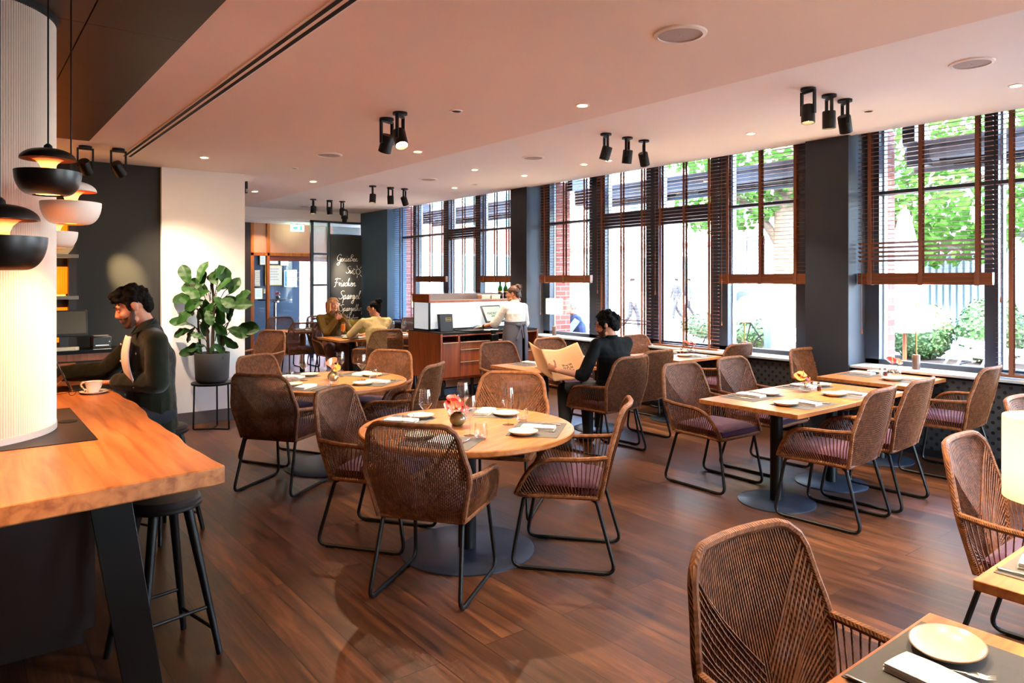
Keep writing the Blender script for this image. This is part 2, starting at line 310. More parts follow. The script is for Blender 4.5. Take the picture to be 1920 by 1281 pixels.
def rect(cx, cy, w, h, r=0, k=4):
    if not r: return [(cx - w / 2, cy - h / 2), (cx + w / 2, cy - h / 2), (cx + w / 2, cy + h / 2), (cx - w / 2, cy + h / 2)]
    o = []
    for sx, sy, a in ((1, -1, -90), (1, 1, 0), (-1, 1, 90), (-1, -1, 180)):
        for j in range(k + 1):
            q = R(a + 90 * j / k); o.append((cx + sx * (w / 2 - r) + r * math.cos(q), cy + sy * (h / 2 - r) + r * math.sin(q)))
    return o
def tag(o, label, cat, group=None, kind=None):
    o['label'] = label; o['category'] = cat
    if group: o['group'] = group
    if kind: o['kind'] = kind
    return o
def thing(name, label, cat, loc=(0, 0, 0), rz=0., group=None):
    o = bpy.data.objects.new(name, None); COL.objects.link(o); o.empty_display_size = .1
    o.location = loc; o.rotation_euler = (0, 0, R(rz)); return tag(o, label, cat, group)
def struct(o, label=None):
    o['kind'] = 'structure'
    if label: o['label'] = label
    return o
KIDS = {}
def dup(root, label, loc, rz=0., group=None):
    def cp(o, parent):
        c = o.copy(); COL.objects.link(c); c.parent = parent
        for ch in o.children: cp(ch, c)
        return c
    r = cp(root, None); r.location = loc; r.rotation_euler = (0, 0, R(rz)); r['label'] = label
    if group: r['group'] = group
    return r
class Proto:
    """first call moves the built thing itself, later calls copy it"""
    def __init__(s, root): s.root = root; s.used = False
    def put(s, label, loc, rz=0., group=None, cat=None):
        if not s.used:
            s.used = True; r = s.root; r.location = loc; r.rotation_euler = (0, 0, R(rz)); r['label'] = label
            if group: r['group'] = group
            return r
        return dup(s.root, label, loc, rz, group)
def bx(name, m, x0, x1, y0, y1, z0, z1, parent=None, bevel=0.):
    return MB().box(x0, x1, y0, y1, z0, z1).build(name, m, parent, smooth=bevel > 0, bevel=bevel)
def text_mesh(txt, size, depth=.001, align='CENTER', shear=0.):
    cu = bpy.data.curves.new('t', 'FONT'); cu.body = txt; cu.size = size; cu.extrude = depth; cu.align_x = align; cu.shear = shear
    o = bpy.data.objects.new('t', cu); COL.objects.link(o)
    dg = bpy.context.evaluated_depsgraph_get(); me = bpy.data.meshes.new_from_object(o.evaluated_get(dg)); bpy.data.objects.remove(o)
    return me
def text(name, txt, size, m, parent, T, align='CENTER', shear=0.):
    me = text_mesh(txt, size, .001, align, shear); me.transform(T); me.materials.clear(); me.materials.append(M[m])
    o = bpy.data.objects.new(name, me); COL.objects.link(o); o.parent = parent; return o
def frame_T(o, ex, ey, ez):
    ex, ey, ez = Vector(ex), Vector(ey), Vector(ez)
    return Matrix(((ex.x, ey.x, ez.x, o[0]), (ex.y, ey.y, ez.y, o[1]), (ex.z, ey.z, ez.z, o[2]), (0, 0, 0, 1)))
# ================================================================ THE SETTING
XW = 7.05
struct(bx('floor', 'floor', -4, 7.3, -4, 18, -.06, 0), 'dark brown oak plank floor')
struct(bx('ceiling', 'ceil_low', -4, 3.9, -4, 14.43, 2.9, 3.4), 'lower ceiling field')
struct(bx('ceiling_window_side', 'ceil', 3.9, 7.12, -4, 14.43, 3.1, 3.4), 'raised ceiling field by the windows')
struct(bx('ceiling_bulkhead', 'ceil', 2.72, 7.6, 14.43, 14.55, 2.9, 3.4), 'white bulkhead before the entrance')
struct(bx('ceiling_entrance', 'ceil', 2.72, 7.6, 14.55, 18, 2.86, 3.4))
b = MB()
for x0, x1 in ((-3, -1.9), (-1.895, -.7), (-.695, .487), (.493, .93)):
    for y0, y1 in ((-3.5, -1.4), (-1.395, .9), (.905, 3.9), (3.905, 5.6), (5.605, 7.22)): b.box(x0, x1, y0, y1, 2.865, 2.9)
struct(b.build('ceiling_bronze_panel', 'ceil_dark', None, smooth=False), 'dark bronze ceiling panels over the bar')
struct(bx('wall_left', 'charcoal', -4.1, -4, -4, 8.8, 0, 3.4)); struct(MB().box(-4, 7.6, -4.1, -4, 0, .3).box(-4, 7.6, -4.1, -4, 2.85, 3.4).box(-4, 4.0, -4.1, -4, .3, 2.85).box(6.9, 7.6, -4.1, -4, .3, 2.85).build('wall_back', 'white', None, False), 'white wall with glazing added behind the camera for daylight')
w5 = bpy.data.objects.new('window_5', None); COL.objects.link(w5); struct(w5)  # unseen glazing added in the back wall to let in more daylight
b = MB()
for k in range(3): b.box(4.0 + k * 1.42, 4.06 + k * 1.42, -4.09, -4.02, .3, 2.85)
b.build('window_frame', 'navy_metal', w5, False); MB().box(4.0, 6.9, -4.06, -4.05, .3, 2.85).build('window_pane', 'pane', w5, False)
struct(bx('wall_bar', 'charcoal', -4, 1.85, 8.68, 8.85, 0, 2.9), 'dark charcoal wall behind the bar')
struct(bx('wall_plant', 'white', 1.808, 2.715, 8.62, 9.4, 0, 2.9), 'white wall block behind the fig plant')
struct(MB().box(1.805, 2.72, 8.605, 8.62, 0, .14).box(2.715, 2.73, 8.605, 9.4, 0, .14).build('baseboard_plant', 'base_grey', None, False))
struct(bx('wall_corridor', 'charcoal', 2.55, 2.715, 9.4, 18, 0, 3.1))
struct(bx('wall_far', 'slate', 2.6, 6.87, 17.5, 17.65, 0, 3.1), 'slate blue entrance wall with pictures')
# window side: pillars, parapet with perforated cover, sill, head
for i, (y0, y1) in enumerate(((3.54, 4.0), (8.64, 9.05), (13.2, 14.43), (-4, -1.2))):
    struct(bx('wall_right_pillar', 'navy_window_lit' if y0 > 13 else 'navy', XW, 7.5, y0, y1, 0, 3.24, bevel=.004), 'navy pillar between the windows')
struct(bx('wall_right', 'navy', 7.16, 7.5, -4, 14.43, 0, .77))
struct(bx('wall_right_head', 'navy_metal', 7.12, 7.5, -4, 14.43, 3.24, 3.4))
b = MB()
for y0, y1 in ((-1.2, 1.2), (1.205, 3.535), (4.005, 6.2), (6.205, 8.635), (9.055, 11.1), (11.105, 13.195)): b.box(7.1, 7.16, y0, y1, .08, .745)
struct(b.build('trim_1', 'dots', None, False), 'dark perforated cover below the sills')
b = MB()
for y0, y1 in ((-1.2, 3.54), (4.0, 8.64), (9.05, 13.2)): b.box(7.07, 7.46, y0, y1, .765, .79)
struct(b.build('trim_2', 'sill', None, True, bevel=.004), 'pale window sill')
# exterior upper wall above the windows (the building goes on upwards)
struct(bx('wall_right_outer', 'brick', 7.5, 7.62, -12, 22, 3.2, 5.2))
struct(bx('ceiling_roof', 'charcoal', -4.2, 7.6, -4.2, 18.2, 3.4, 3.5))
def pier(y0, y1): struct(bx('wall_outer_pier', 'brick', 7.52, 7.82, y0, y1, -.1, 3.2), 'red brick pier outside the window')
pier(-1.3, -1.0); pier(3.43, 4.1); pier(8.47, 9.15); pier(13.3, 14.4); pier(-5, -4)
def window(n, y0, y1, mull, trans, band, z0=.79):
    root = bpy.data.objects.new('window_%d' % n, None); COL.objects.link(root); struct(root)
    f = MB(); g = MB(); o = MB()
    for a, c in mull: f.box(7.40, 7.49, a, c, z0, 3.24); o.box(7.49, 7.56, a - .012, c + .012, z0, 3.24)
    f.box(7.40, 7.49, y0, y1, z0, z0 + .05); f.box(7.40, 7.49, y0, y1, 3.19, 3.24)
    for a, c, s0, s1 in trans: f.box(7.41, 7.49, a, c, s0, s1)
    for q in f.build('window_frame', 'navy_metal', root, True, bevel=.003), o.build('window_outer_frame', 'frame_grey', root, False): pass
    ys = [y0] + [q for m_ in mull for q in m_] + [y1]
    for a, c in zip(ys[0::2], ys[1::2]):
        if c - a > .15: MB().box(7.465, 7.475, a, c, z0, 3.2).build('window_pane', 'pane', root, False)
window(1, 9.05, 13.55, [(9.05, 9.5), (10.37, 10.54), (11.42, 11.6), (12.64, 12.72), (13.45, 13.55)], [(9.5, 10.37, 2.5, 2.545), (11.6, 13.45, 2.5, 2.545), (10.54, 11.42, 2.4, 2.6), (10.54, 11.42, .79, 1.0)], None)
window(2, 4.0, 8.64, [(4.0, 4.31), (5.2, 5.44), (6.28, 6.5), (7.3, 7.6), (8.49, 8.64)], [(4.31, 5.2, 2.5, 2.545), (7.6, 8.49, 2.5, 2.545), (5.44, 6.28, 2.38, 2.6), (6.5, 7.3, 2.38, 2.6)], None)
window(3, -1.2, 3.54, [(-1.2, -1.0), (.1, .2), (1.2, 1.3), (2.35, 2.46), (3.4, 3.54)], [(-1, 3.4, 2.5, 2.545)], None)
# entrance: partition, doors, vestibule
pt = bpy.data.objects.new('wall_partition', None); COL.objects.link(pt); struct(pt, 'navy framed partition with ribbed glass')
f = MB()
for x0, x1 in ((5.9, 5.96), (6.28, 6.33), (7.12, 7.18)): f.box(x0, x1, 14.40, 14.46, 0, 2.9)
f.box(5.9, 7.18, 14.40, 14.46, 2.86, 2.9).box(6.3, 7.15, 14.40, 14.46, 2.58, 2.62).box(5.93, 6.3, 14.40, 14.46, 2.17, 2.21).box(5.93, 6.3, 14.40, 14.46, 1.51, 1.55).box(5.93, 6.3, 14.40, 14.46, .8, .84)
f.build('frame', 'navy_metal', pt, False)
def ribs(x0, x1, z0, z1, n):
    b = MB()
    for k in range(n):
        a = x0 + (x1 - x0) * k / n; c = x0 + (x1 - x0) * (k + 1) / n
        b.prism([(a, 14.425), (c, 14.425), (c, 14.435), ((a + c) / 2, 14.443), (a, 14.435)], z0, z1)
    return b
ribs(5.96, 6.28, .05, 2.86, 20).build('glass_panel', 'reed', pt, False); ribs(6.33, 7.12, 2.62, 2.86, 44).build('glass_panel', 'reed', pt, False)
dr = bpy.data.objects.new('door_1', None); COL.objects.link(dr); struct(dr, 'wood framed glass entrance door')
f = MB()
for x0, x1 in ((4.96, 5.03), (5.31, 5.37), (6.75, 6.82)): f.box(x0, x1, 15.36, 15.46, 0, 2.86)
f.box(4.96, 6.82, 15.36, 15.46, 2.16, 2.23).box(4.96, 6.82, 15.36, 15.46, 0, .12)
f.build('door_frame', 'doorwood', dr, True, bevel=.005)
MB().box(5.03, 5.31, 15.39, 15.43, 2.23, 2.86).box(5.37, 6.75, 15.39, 15.43, 2.23, 2.86).build('transom_panel', 'salmon', dr, False)
MB().box(5.37, 6.75, 15.38, 15.44, 2.05, 2.16).build('top_rail', mat('red_brown_rail', '#7c3420', .5), dr, False)
MB().box(5.03, 5.31, 15.405, 15.415, .12, 2.16).build('side_pane', 'pane', dr, False)
MB().box(5.37, 6.75, 15.405, 15.415, .12, 2.05).build('door_pane', 'pane', dr, False)
T = frame_T((6.17, 15.40, 1.62), (-1, 0, 0), (0, 0, 1), (0, 1, 0))
text('door_lettering', 'MADISON', .125, 'gold', dr, T); text('door_lettering', 'Restaurant', .05, 'gold', dr, frame_T((6.17, 15.40, 1.545), (-1, 0, 0), (0, 0, 1), (0, 1, 0)))
MB().box(5.83, 6.52, 15.396, 15.402, 1.80, 1.808).box(5.83, 6.52, 15.396, 15.402, 1.49, 1.498).box(6.505, 6.512, 15.396, 15.402, 1.49, 1.808).build('door_lettering', 'gold', dr, False)
struct(bx('wall_door_side', 'dkwood', 2.715, 4.96, 15.36, 15.46, 0, 2.86)); struct(bx('wall_door_end', 'navy', 6.82, 7.5, 15.36, 15.46, 0, 2.86))
w4 = bpy.data.objects.new('window_4', None); COL.objects.link(w4); struct(w4)
MB().box(7.05, 7.12, 15.46, 15.56, 0, 2.86).box(7.05, 7.12, 17.5, 17.6, 0, 2.86).box(7.05, 7.12, 15.5, 17.5, 0, .1).build('window_frame', 'frame_grey', w4, False)
MB().box(7.08, 7.09, 15.56, 17.5, .1, 2.86).build('window_pane', 'pane', w4, False)
# ================================================================ CEILING FIXTURES
for x, y, z, lb in ((2.904, 2.324, 2.9, 'round white ceiling speaker on the lower ceiling, the largest in view'), (2.95, 6.745, 2.9, 'round ceiling speaker on the lower ceiling beyond the twin black spotlights'),
        (5.363, 1.857, 3.1, 'round ceiling speaker on the raised ceiling near the first window'), (5.409, 6.5, 3.1, 'round ceiling speaker on the raised ceiling beside the middle three spotlights'),
        (5.393, 8.855, 3.1, 'round ceiling speaker on the raised ceiling above the service station'), (5.475, 13.658, 3.1, 'small looking ceiling speaker above the far spotlights by the bulkhead')):
    t = thing('ceiling_speaker', lb, 'speaker', (x, y, z), 0, 'round ceiling speakers')
    MB().lathe([(.135, 0), (.132, -.008), (.112, -.012), (.112, -.004)], 40).build('rim', 'ceil', t); MB().lathe([(.112, -.005), (.06, -.0075), (.006, -.008), (.006, -.011), (0.001, -.011)], 36).build('grille', 'grille', t)
DL = [(2.928, 4.415, 2.9, 'white ring downlight beside the twin black spotlights', 0), (3.543, 3.708, 2.9, 'lit downlight on the lower ceiling nearest the ceiling step', 1), (2.011, 7.68, 2.9, 'lit downlight near the end of the black slot diffuser', 1),
      (3.56, 6.044, 2.9, 'lit downlight just past the twin spotlights by the ceiling step', 1), (3.0, 7.8, 2.9, 'unlit ring downlight beyond the second lower ceiling speaker', 0), (3.594, 8.704, 2.9, 'lit downlight on the lower ceiling above the far round table', 1),
      (6.242, 1.868, 3.1, 'lit downlight close to the first window blind', 1), (6.189, 2.935, 3.1, 'unlit ring downlight right of the three nearest spotlights', 0), (6.221, 4.102, 3.1, 'lit downlight in front of the navy pillar', 1), (6.269, 6.1, 3.1, 'lit downlight over the middle window table', 1),
      (5.404, 7.703, 3.1, 'lit downlight in front of the service station', 1), (6.253, 7.712, 3.1, 'lit downlight between the middle window and the station', 1), (6.237, 6.499, 3.1, 'lit downlight behind the middle three spotlights', 1),
      (6.22, 9.424, 3.1, 'lit downlight beside the far pillar', 1), (6.254, 8.915, 3.1, 'unlit ring downlight above the waitress', 0), (3.35, 10.2, 2.9, 'lit downlight past the corner of the white wall', 1)]
dl0 = None
for x, y, z, lb, on in DL:
    t = thing('downlight', lb, 'downlight', (x, y, z), 0, 'small recessed ceiling downlights')
    MB().lathe([(.05, 0), (.05, -.005), (.036, -.007), (.034, -.001)], 24).build('rim', 'ceil', t); MB().lathe([(.034, -.002), (.001, -.002)], 20).build('lens', 'bulb' if on else 'grille', t)
    if on: lamp('downlight_and_fill', 'SPOT', (x, y, z - .02), 48, WARM, .03, (x, y, 0), 85, .8)
for x, y, z in ((2.9, .7, 2.9), (3.5, 1.6, 2.9), (3.4, -.6, 2.9), (4.6, .6, 3.1), (5.4, -.3, 3.1), (5.2, .9, 3.1), (2.3, 1.7, 2.9), (1.9, .6, 2.9)):  # unseen ceiling spots without fixtures, added for warm fill light
    lamp('downlight_and_fill', 'SPOT', (x, y, z - .02), 46 if y > .95 or y < 0 or x > 4 else 20, WARM, .04, (x, y, 0), 100, .9)
lamp('downlight_and_fill', 'SPOT', (1.3, 2.0, 2.88), 230, WARM, .04, (3.3, 4.3, .75), 20, .8); lamp('downlight_and_fill', 'SPOT', (1.2, 2.3, 2.88), 330, WARM, .04, (3.4, 6.45, .75), 14, .8)  # unseen aimed spots without fixtures, added for the two tan lit chairs
for y, x in ((14.9, 4.85), (15.1, 5.15)):
    t = thing('downlight', 'lit downlight above the entrance door, %s' % ('first before the wood frame' if x < 5 else 'second towards the exit sign'), 'downlight', (x, y, 2.86), 0, 'small recessed ceiling downlights')
    MB().lathe([(.05, 0), (.05, -.005), (.036, -.007)], 20).build('rim', 'ceil', t); MB().lathe([(.034, -.002), (.001, -.002)], 16).build('lens', 'bulb', t)
    lamp('downlight_and_fill', 'SPOT', (x, y, 2.83), 7, WARM, .03, (x, y, 0), 110, .8)
t = thing('slot_diffuser', 'long black twin slot air diffuser in the lower ceiling', 'air diffuser', (1.375, 2.3, 2.9))
MB().box(-.05, .05, -5.5, 5.8, -.004, 0).build('flange', 'ceil', t, False)
for q in (-.024, .024): MB().box(q - .012, q + .012, -5.5, 5.79, -.006, -.001).build('slot', 'blackpaint', t, False)
def spotlight(x, y, z, lb, aim, energy, rz=0, angle=42, col=WARM, h=.19):
    t = thing('track_spotlight', lb, 'spotlight', (x, y, z), rz, 'black ceiling spotlights')
    MB().lathe([(.055, 0), (.055, -.018), (.02, -.022)], 24).build('ceiling_rose', 'black', t)
    b = MB().box(-.062, .062, -.012, .012, -.036, -.02)
    for s in (-1, 1): b.box(s * .062 - .008, s * .062 + .008, -.012, .012, -h - .01, -.02)
    b.build('bracket', 'black', t, True, bevel=.002)
    d = (Vector(aim) - Vector((x, y, z - h))).normalized(); d = Matrix.Rotation(R(-rz), 3, 'Z') @ d
    q = d.to_track_quat('-Z', 'Y').to_matrix().to_4x4(); T = Matrix.Translation((0, 0, -h)) @ q
    MB().lathe([(.001, .062), (.045, .062), (.05, .055), (.05, -.075), (.046, -.075), (.044, -.045), (.001, -.045)], 28, T=T).build('lamp_head', 'black', t)
    MB().lathe([(.043, -.047), (.001, -.046)], 20, T=T).build('lens', 'bulb', t)
    if energy: lamp('spotlight_light', 'SPOT', Vector((x, y, z - h)) + (Vector(aim) - Vector((x, y, z - h))).normalized() * .1, energy * .37, col, .02, aim, angle, 1.0)
spotlight(2.64, 4.951, 2.9, 'black ceiling spotlight aimed away, first of the pair on the lower ceiling', (2.6, 5.95, .75), 260, 20, 44)
spotlight(2.626, 4.715, 2.9, 'black ceiling spotlight with glowing lens, second of the pair on the lower ceiling', (2.47, 3.6, .75), 300, 40, 48)
spotlight(.964, 7.722, 2.9, 'black spotlight above the bar, beside the white pendant cord', (1.47, 8.68, 1.70), 420, 0, 17, (1, .74, .34))
spotlight(1.233, 7.684, 2.9, 'black spotlight above the bar, next to the black slot diffuser', (2.2, 8.6, 1.3), 130, 0, 66)
for g, (yy, nm) in enumerate(((2.87, 'over the front square table'), (5.0, 'over the reading man'), (10.02, 'before the far windows'), (12.34, 'near the blackboard'))):
    for k, xx in enumerate((5.1, 5.41, 5.66)):
        aim = [[(4.9, 2.75, .75), (5.6, 2.95, .75), (6.8, 3.1, .75)], [(4.8, 5.6, .75), (5.6, 5.5, .75), (6.8, 5.4, .75)], [(4.9, 9.9, .75), (5.6, 10.2, .75), (6.8, 10.6, .75)], [(4.9, 12.2, .75), (5.6, 12.2, .75), (6.6, 14.4, 1.7)]][g][k]
        en = [[240, 200, 90], [200, 170, 90], [200, 120, 60], [150, 150, 160]][g][k]
        spotlight(xx, yy, 3.1, 'black ceiling spotlight %s, %s of its row from the ceiling step' % (nm, ('first', 'second', 'third')[k]), aim, en, (75 if k == 0 else 45) if g == 0 else (60, 30, 45)[k], 24 if aim[2] > 1 else 44)
spotlight(6.371, 13.778, 3.1, 'lone black spotlight hanging in front of the blackboard', (6.6, 14.43, 1.55), 420, 0, 24)
# ================================================================ VENETIAN BLINDS
def blind(y0, y1, zb, raised, lb, ntape=3, slat_lit=(), z1=3.17):
    t = thing('venetian_blind', lb, 'blind', (7.22, (y0 + y1) / 2, 0), 0, 'wooden venetian blinds'); h = (y1 - y0) / 2
    MB().box(-.03, .03, -h, h, z1 - .045, z1).build('headrail', 'blind', t, False)
    b = MB(); z = z1 - .075; i = 0; zt = zb + (.12 if raised else .03)
    while z > zt:
        a = 0.03 if not any(p <= z <= q for p, q in slat_lit) else .5
        T = Matrix.Translation((0, 0, z)) @ Matrix.Rotation(a, 4, 'Y'); b.box(-.018, .018, -h, h, -.0011, .0011, T); z -= .0435
    b.build('slats', 'blind', t, False)
    ty = [-h + .12 + (2 * h - .24) * k / (ntape - 1) for k in range(ntape)]
    for q in ty: MB().box(-.0275, -.026, q - .017, q + .017, zb + .02, z1 - .03).box(.026, .0275, q - .017, q + .017, zb + .02, z1 - .03).build('ladder_tape', 'tape', t, False)
    if raised:
        b = MB()
        for k in range(19): b.box(-.025 + .002 * (k % 3 - 1), .025 + .002 * (k % 3 - 1), -h, h, zb + .024 + k * .0046, zb + .0286 + k * .0046)
        b.build('stacked_slats', 'blind', t, False)
        for q in ty: MB().box(-.034, -.03, q - .02, q + .02, zb - .006, zb + .12).box(-.034, .03, q - .02, q + .02, zb - .006, zb - .003).build('tape_loop', 'tape', t, False)
    MB().box(-.025, .025, -h, h, zb, zb + .024).build('bottom_rail', 'blind', t, True, bevel=.004)
    MB().tube([(-.04, h - .05, z1 - .03), (-.04, h - .05, 1.15 if raised else 1.5)], .0022, 5).lathe([(.004, -.05), (.009, -.045), (.004, 0)], 8, (-.04, h - .05, 1.15 if raised else 1.5)).build('pull_cord', 'tape', t)
blind(2.33, 3.52, 1.6, True, 'half raised wooden blind right of the wide navy pillar', slat_lit=((1.83, 2.02),))
blind(1.15, 2.31, .8, False, 'lowered wooden blind at the frame edge by the hedge window')
blind(7.37, 8.5, 1.6, True, 'half raised wooden blind beside the narrow pillar, over the outdoor man'); blind(6.27, 7.26, .79, False, 'lowered wooden blind behind the reading man', slat_lit=((1.02, 1.12),))
blind(5.2, 6.2, .79, False, 'lowered wooden blind before the middle window table'); blind(4.08, 5.18, 1.6, True, 'half raised wooden blind in front of the tree trunk')
blind(12.34, 13.5, .8, False, 'lowered wooden blind at the corner by the blackboard wall'); blind(11.2, 12.3, 1.6, True, 'half raised wooden blind second from the blackboard corner')
blind(10.15, 11.12, .8, False, 'lowered wooden blind above the service station'); blind(9.22, 10.12, 1.6, True, 'half raised wooden blind behind the oil bottles')
# ================================================================ ROPE CHAIRS
def lerp(a, b, t): return a + (b - a) * t
def back_w(t): return lerp(.235, .287, t / .48) if t < .48 else lerp(.287, .232, (t - .48) / .52)
def back_y(t): return lerp(-.205, -.255, t / .48) if t < .48 else lerp(-.255, -.325, (t - .48) / .52)
def back_pt(s, t, off=0.):
    return Vector((s * back_w(t), back_y(t) - .04 * (1 - s * s) * (.4 + .6 * t) - off, .42 + .51 * t))
def t_top(s): return 1 - .10 * (max(0, abs(s) - .70) / .30) ** 2.2
def make_chair():
    t = thing('rope_armchair', '', 'chair', group='brown rope armchairs')
    b = MB()                                                      # back weave: upright ropes and a slanted layer behind them
    N = 50
    for k in range(N):
        s = -0.97 + 1.94 * k / (N - 1); tt = t_top(s)
        b.tube([back_pt(s, tt * q / 5) for q in range(6)], .0036, 4, caps=False)
    for sg in (-1, 1):
        for k in range(20):
            t0 = .97 - .9 * k / 19; s0 = sg * .985; s1 = sg * .04 if t0 > .55 else sg * (.04 + .6 * (.55 - t0)); t1 = max(.02, t0 - .62)
            b.tube([back_pt(lerp(s0, s1, q / 4), lerp(min(t0, t_top(s0)), t1, q / 4), -.005) for q in range(5)], .0034, 4, caps=False)
    b.build('backrest', 'rope', t, angle=80)
    arm = lambda s: spl([(s * .287, -.258, .665), (s * .303, -.12, .652), (s * .305, .06, .642), (s * .298, .155, .61), (s * .275, .225, .52), (s * .25, .272, .425)], 6)
    for s in (-1, 1):
        a = arm(s); b = MB()
        def at(P, q):
            i = min(int(q * (len(P) - 1)), len(P) - 2); return P[i].lerp(P[i + 1], q * (len(P) - 1) - i)
        for k in range(30):
            q = .015 + .95 * k / 29; p = at(a, q); bt = Vector((s * lerp(.235, .25, q), lerp(-.205, .268, q), .422))
            m = p.lerp(bt, .5) + Vector((s * .012, 0, 0)); b.tube([p, m, bt], .0036, 4, caps=False)
        b.build('side_weave', 'rope', t, angle=80)
        MB().tube(a, .0145, 8).build('armrest', 'rope_frame', t)
    e = [back_pt(-1, .0), back_pt(-1, .25), back_pt(-1, .48), back_pt(-1, .7), back_pt(-1, .86)]
    top = [back_pt(s, t_top(s)) for s in [-.96 + 1.92 * k / 16 for k in range(17)]]
    e2 = [Vector((-p.x, p.y, p.z)) for p in reversed(e)]
    MB().tube(spl(e[:2] + e[2:], 4) + top + spl(e2, 4), .0145, 8).build('back_rail', 'rope_frame', t)
    ring = fillet([(-.235, -.205, .422), (.235, -.205, .422), (.25, .272, .422), (-.25, .272, .422)], .04, 4, True)
    bb = MB().tube(ring, .013, 8, closed=True)
    for k in range(26): x = -.225 + .45 * k / 25; bb.tube([(x, -.2, .425), (x, .265, .425)], .004, 4, caps=False)
    for k in range(26): y = -.19 + .45 * k / 25; bb.tube([(-.24, y, .431), (.24, y, .431)], .004, 4, caps=False)
    bb.build('seat_base', 'rope_frame', t)
    c = MB(); nu = 16
    def cu(u, v):
        x, y = u * 2 - 1, v * 2 - 1; e_ = max(abs(x), abs(y)); r_ = 1 - max(0, e_ - .86) / .14 * .35
        return Vector((x * .222, y * .225 + .035, .455 + .055 * (1 - max(0, e_ - .8) / .2 * .55) - .004 * (x * x + y * y)))
    c.grid(cu, nu, nu).box(-.218, .218, -.186, .256, .436, .478).build('seat_cushion', 'plum', t, True, angle=60)
    for s in (-1, 1):
        P = fillet([(s * .215, .2, .415), (s * .222, .232, .40), (s * .248, .30, .0125), (s * .248, -.295, .0125), (s * .222, -.185, .40), (s * .215, -.15, .415)], .065, 6)
        lg = MB().tube(P, .0112, 8).build('sled_leg', 'black', t)
        for y in (.2, -.2): MB().box(s * .248 - .011, s * .248 + .011, y - .03, y + .03, 0, .012).build('glide', 'blackpaint', lg, True, bevel=.003)
    MB().tube([(-.222, .21, .405), (.222, .21, .405)], .009, 8).tube([(-.222, -.165, .405), (.222, -.165, .405)], .009, 8).build('crossbar', 'black', t)
    MB().box(-.018, .018, -.222, -.216, .425, .437).build('tag', 'steel', t, False)
    return t
CH = Proto(make_chair())
CHAIRS = [
 (2.05, 3.29, 36, 'brown rope armchair with its back to the viewer at the front round table'),
 (2.89, 3.14, 130, 'brown rope armchair seen side on at the front round table, plum seat showing'),
 (2.14, 4.12, -55, 'brown rope armchair between the two round tables, closest to the bar'),
 (3.12, 4.10, -141, 'brown rope armchair lit tan beyond the red flowers of the front round table'),
 (2.07, 5.60, 36, 'brown rope armchair with its back turned at the second round table, near the bar'),
 (2.38, 6.47, -62, 'brown rope armchair beside the fig plant at the second round table'),
 (3.17, 6.24, -153, 'brown rope armchair lit tan, facing us across the second round table'),
 (3.00, 5.41, 126, 'brown rope armchair seen from behind between the second round table and the station'),
 (4.85, 3.55, -91, 'brown rope armchair at the front square tables, far side, plum cushion fully visible'),
 (5.60, 3.56, -88, 'brown rope armchair at the front square tables, far side, next to the window table'),
 (4.80, 2.52, 94, 'brown rope armchair with back to us at the front square tables, closest to the aisle'),
 (5.46, 2.54, 93, 'brown rope armchair turned away at the front square tables, second from the aisle'),
 (4.94, 4.84, 93, 'brown rope armchair in which the man with the newspaper sits'),
 (5.57, 5.06, 92, 'empty brown rope armchair next to the man with the newspaper'),
 (4.86, 6.16, -90, 'brown rope armchair in front of the waitress, across from the newspaper reader'),
 (5.69, 6.22, -90, 'brown rope armchair half hidden by the open newspaper'),
 (6.86, 3.60, -93, 'brown rope armchair against the wide navy pillar at the window table with lamp'),
 (6.68, 2.50, 91, 'brown rope armchair at the window table with lamp, in front of the perforated cover'),
 (6.88, 5.00, 90, 'brown rope armchair at the middle window table, below the tree trunk'),
 (6.85, 5.88, -90, 'brown rope armchair behind the reading man, against the middle window'),
 (1.73, .84, -93, 'large brown rope armchair cropped by the bottom of the picture, beside the oval plate'),
 (3.60, .95, -88, 'brown rope armchair beside the glowing cream lamp'),
 (5.05, 1.17, -88, 'brown rope armchair at the picture edge above the cream lamp'),
 (4.90, 10.95, -90, 'brown rope armchair in which the blond woman sits'),
 (4.86, 9.42, 90, 'brown rope armchair in which the woman in the khaki jacket sits'),
 (5.40, 10.95, -90, 'brown rope armchair with a yellow jacket on it, below the blackboard'),
 (5.62, 9.42, 90, 'brown rope armchair just past the service station end panel'),
 (4.85, 13.0, -90, 'brown rope armchair in front of the entrance door'),
 (5.62, 13.0, -90, 'brown rope armchair behind the blond woman, in front of the ribbed glass'),
 (4.60, 11.68, 82, 'brown rope armchair seen from behind, left of the blond woman'),
 (3.20, 9.75, 205, 'orange lit rope armchair tucked behind the white wall'),
 (6.8, 10.0, 90, 'brown rope armchair at the far window table, half behind the service station'),
 (6.8, 11.4, -90, 'brown rope armchair at the far window table, against the corner blind')]
for x, y, a, lb in CHAIRS: CH.put(lb, (x, y, 0), a - 90)
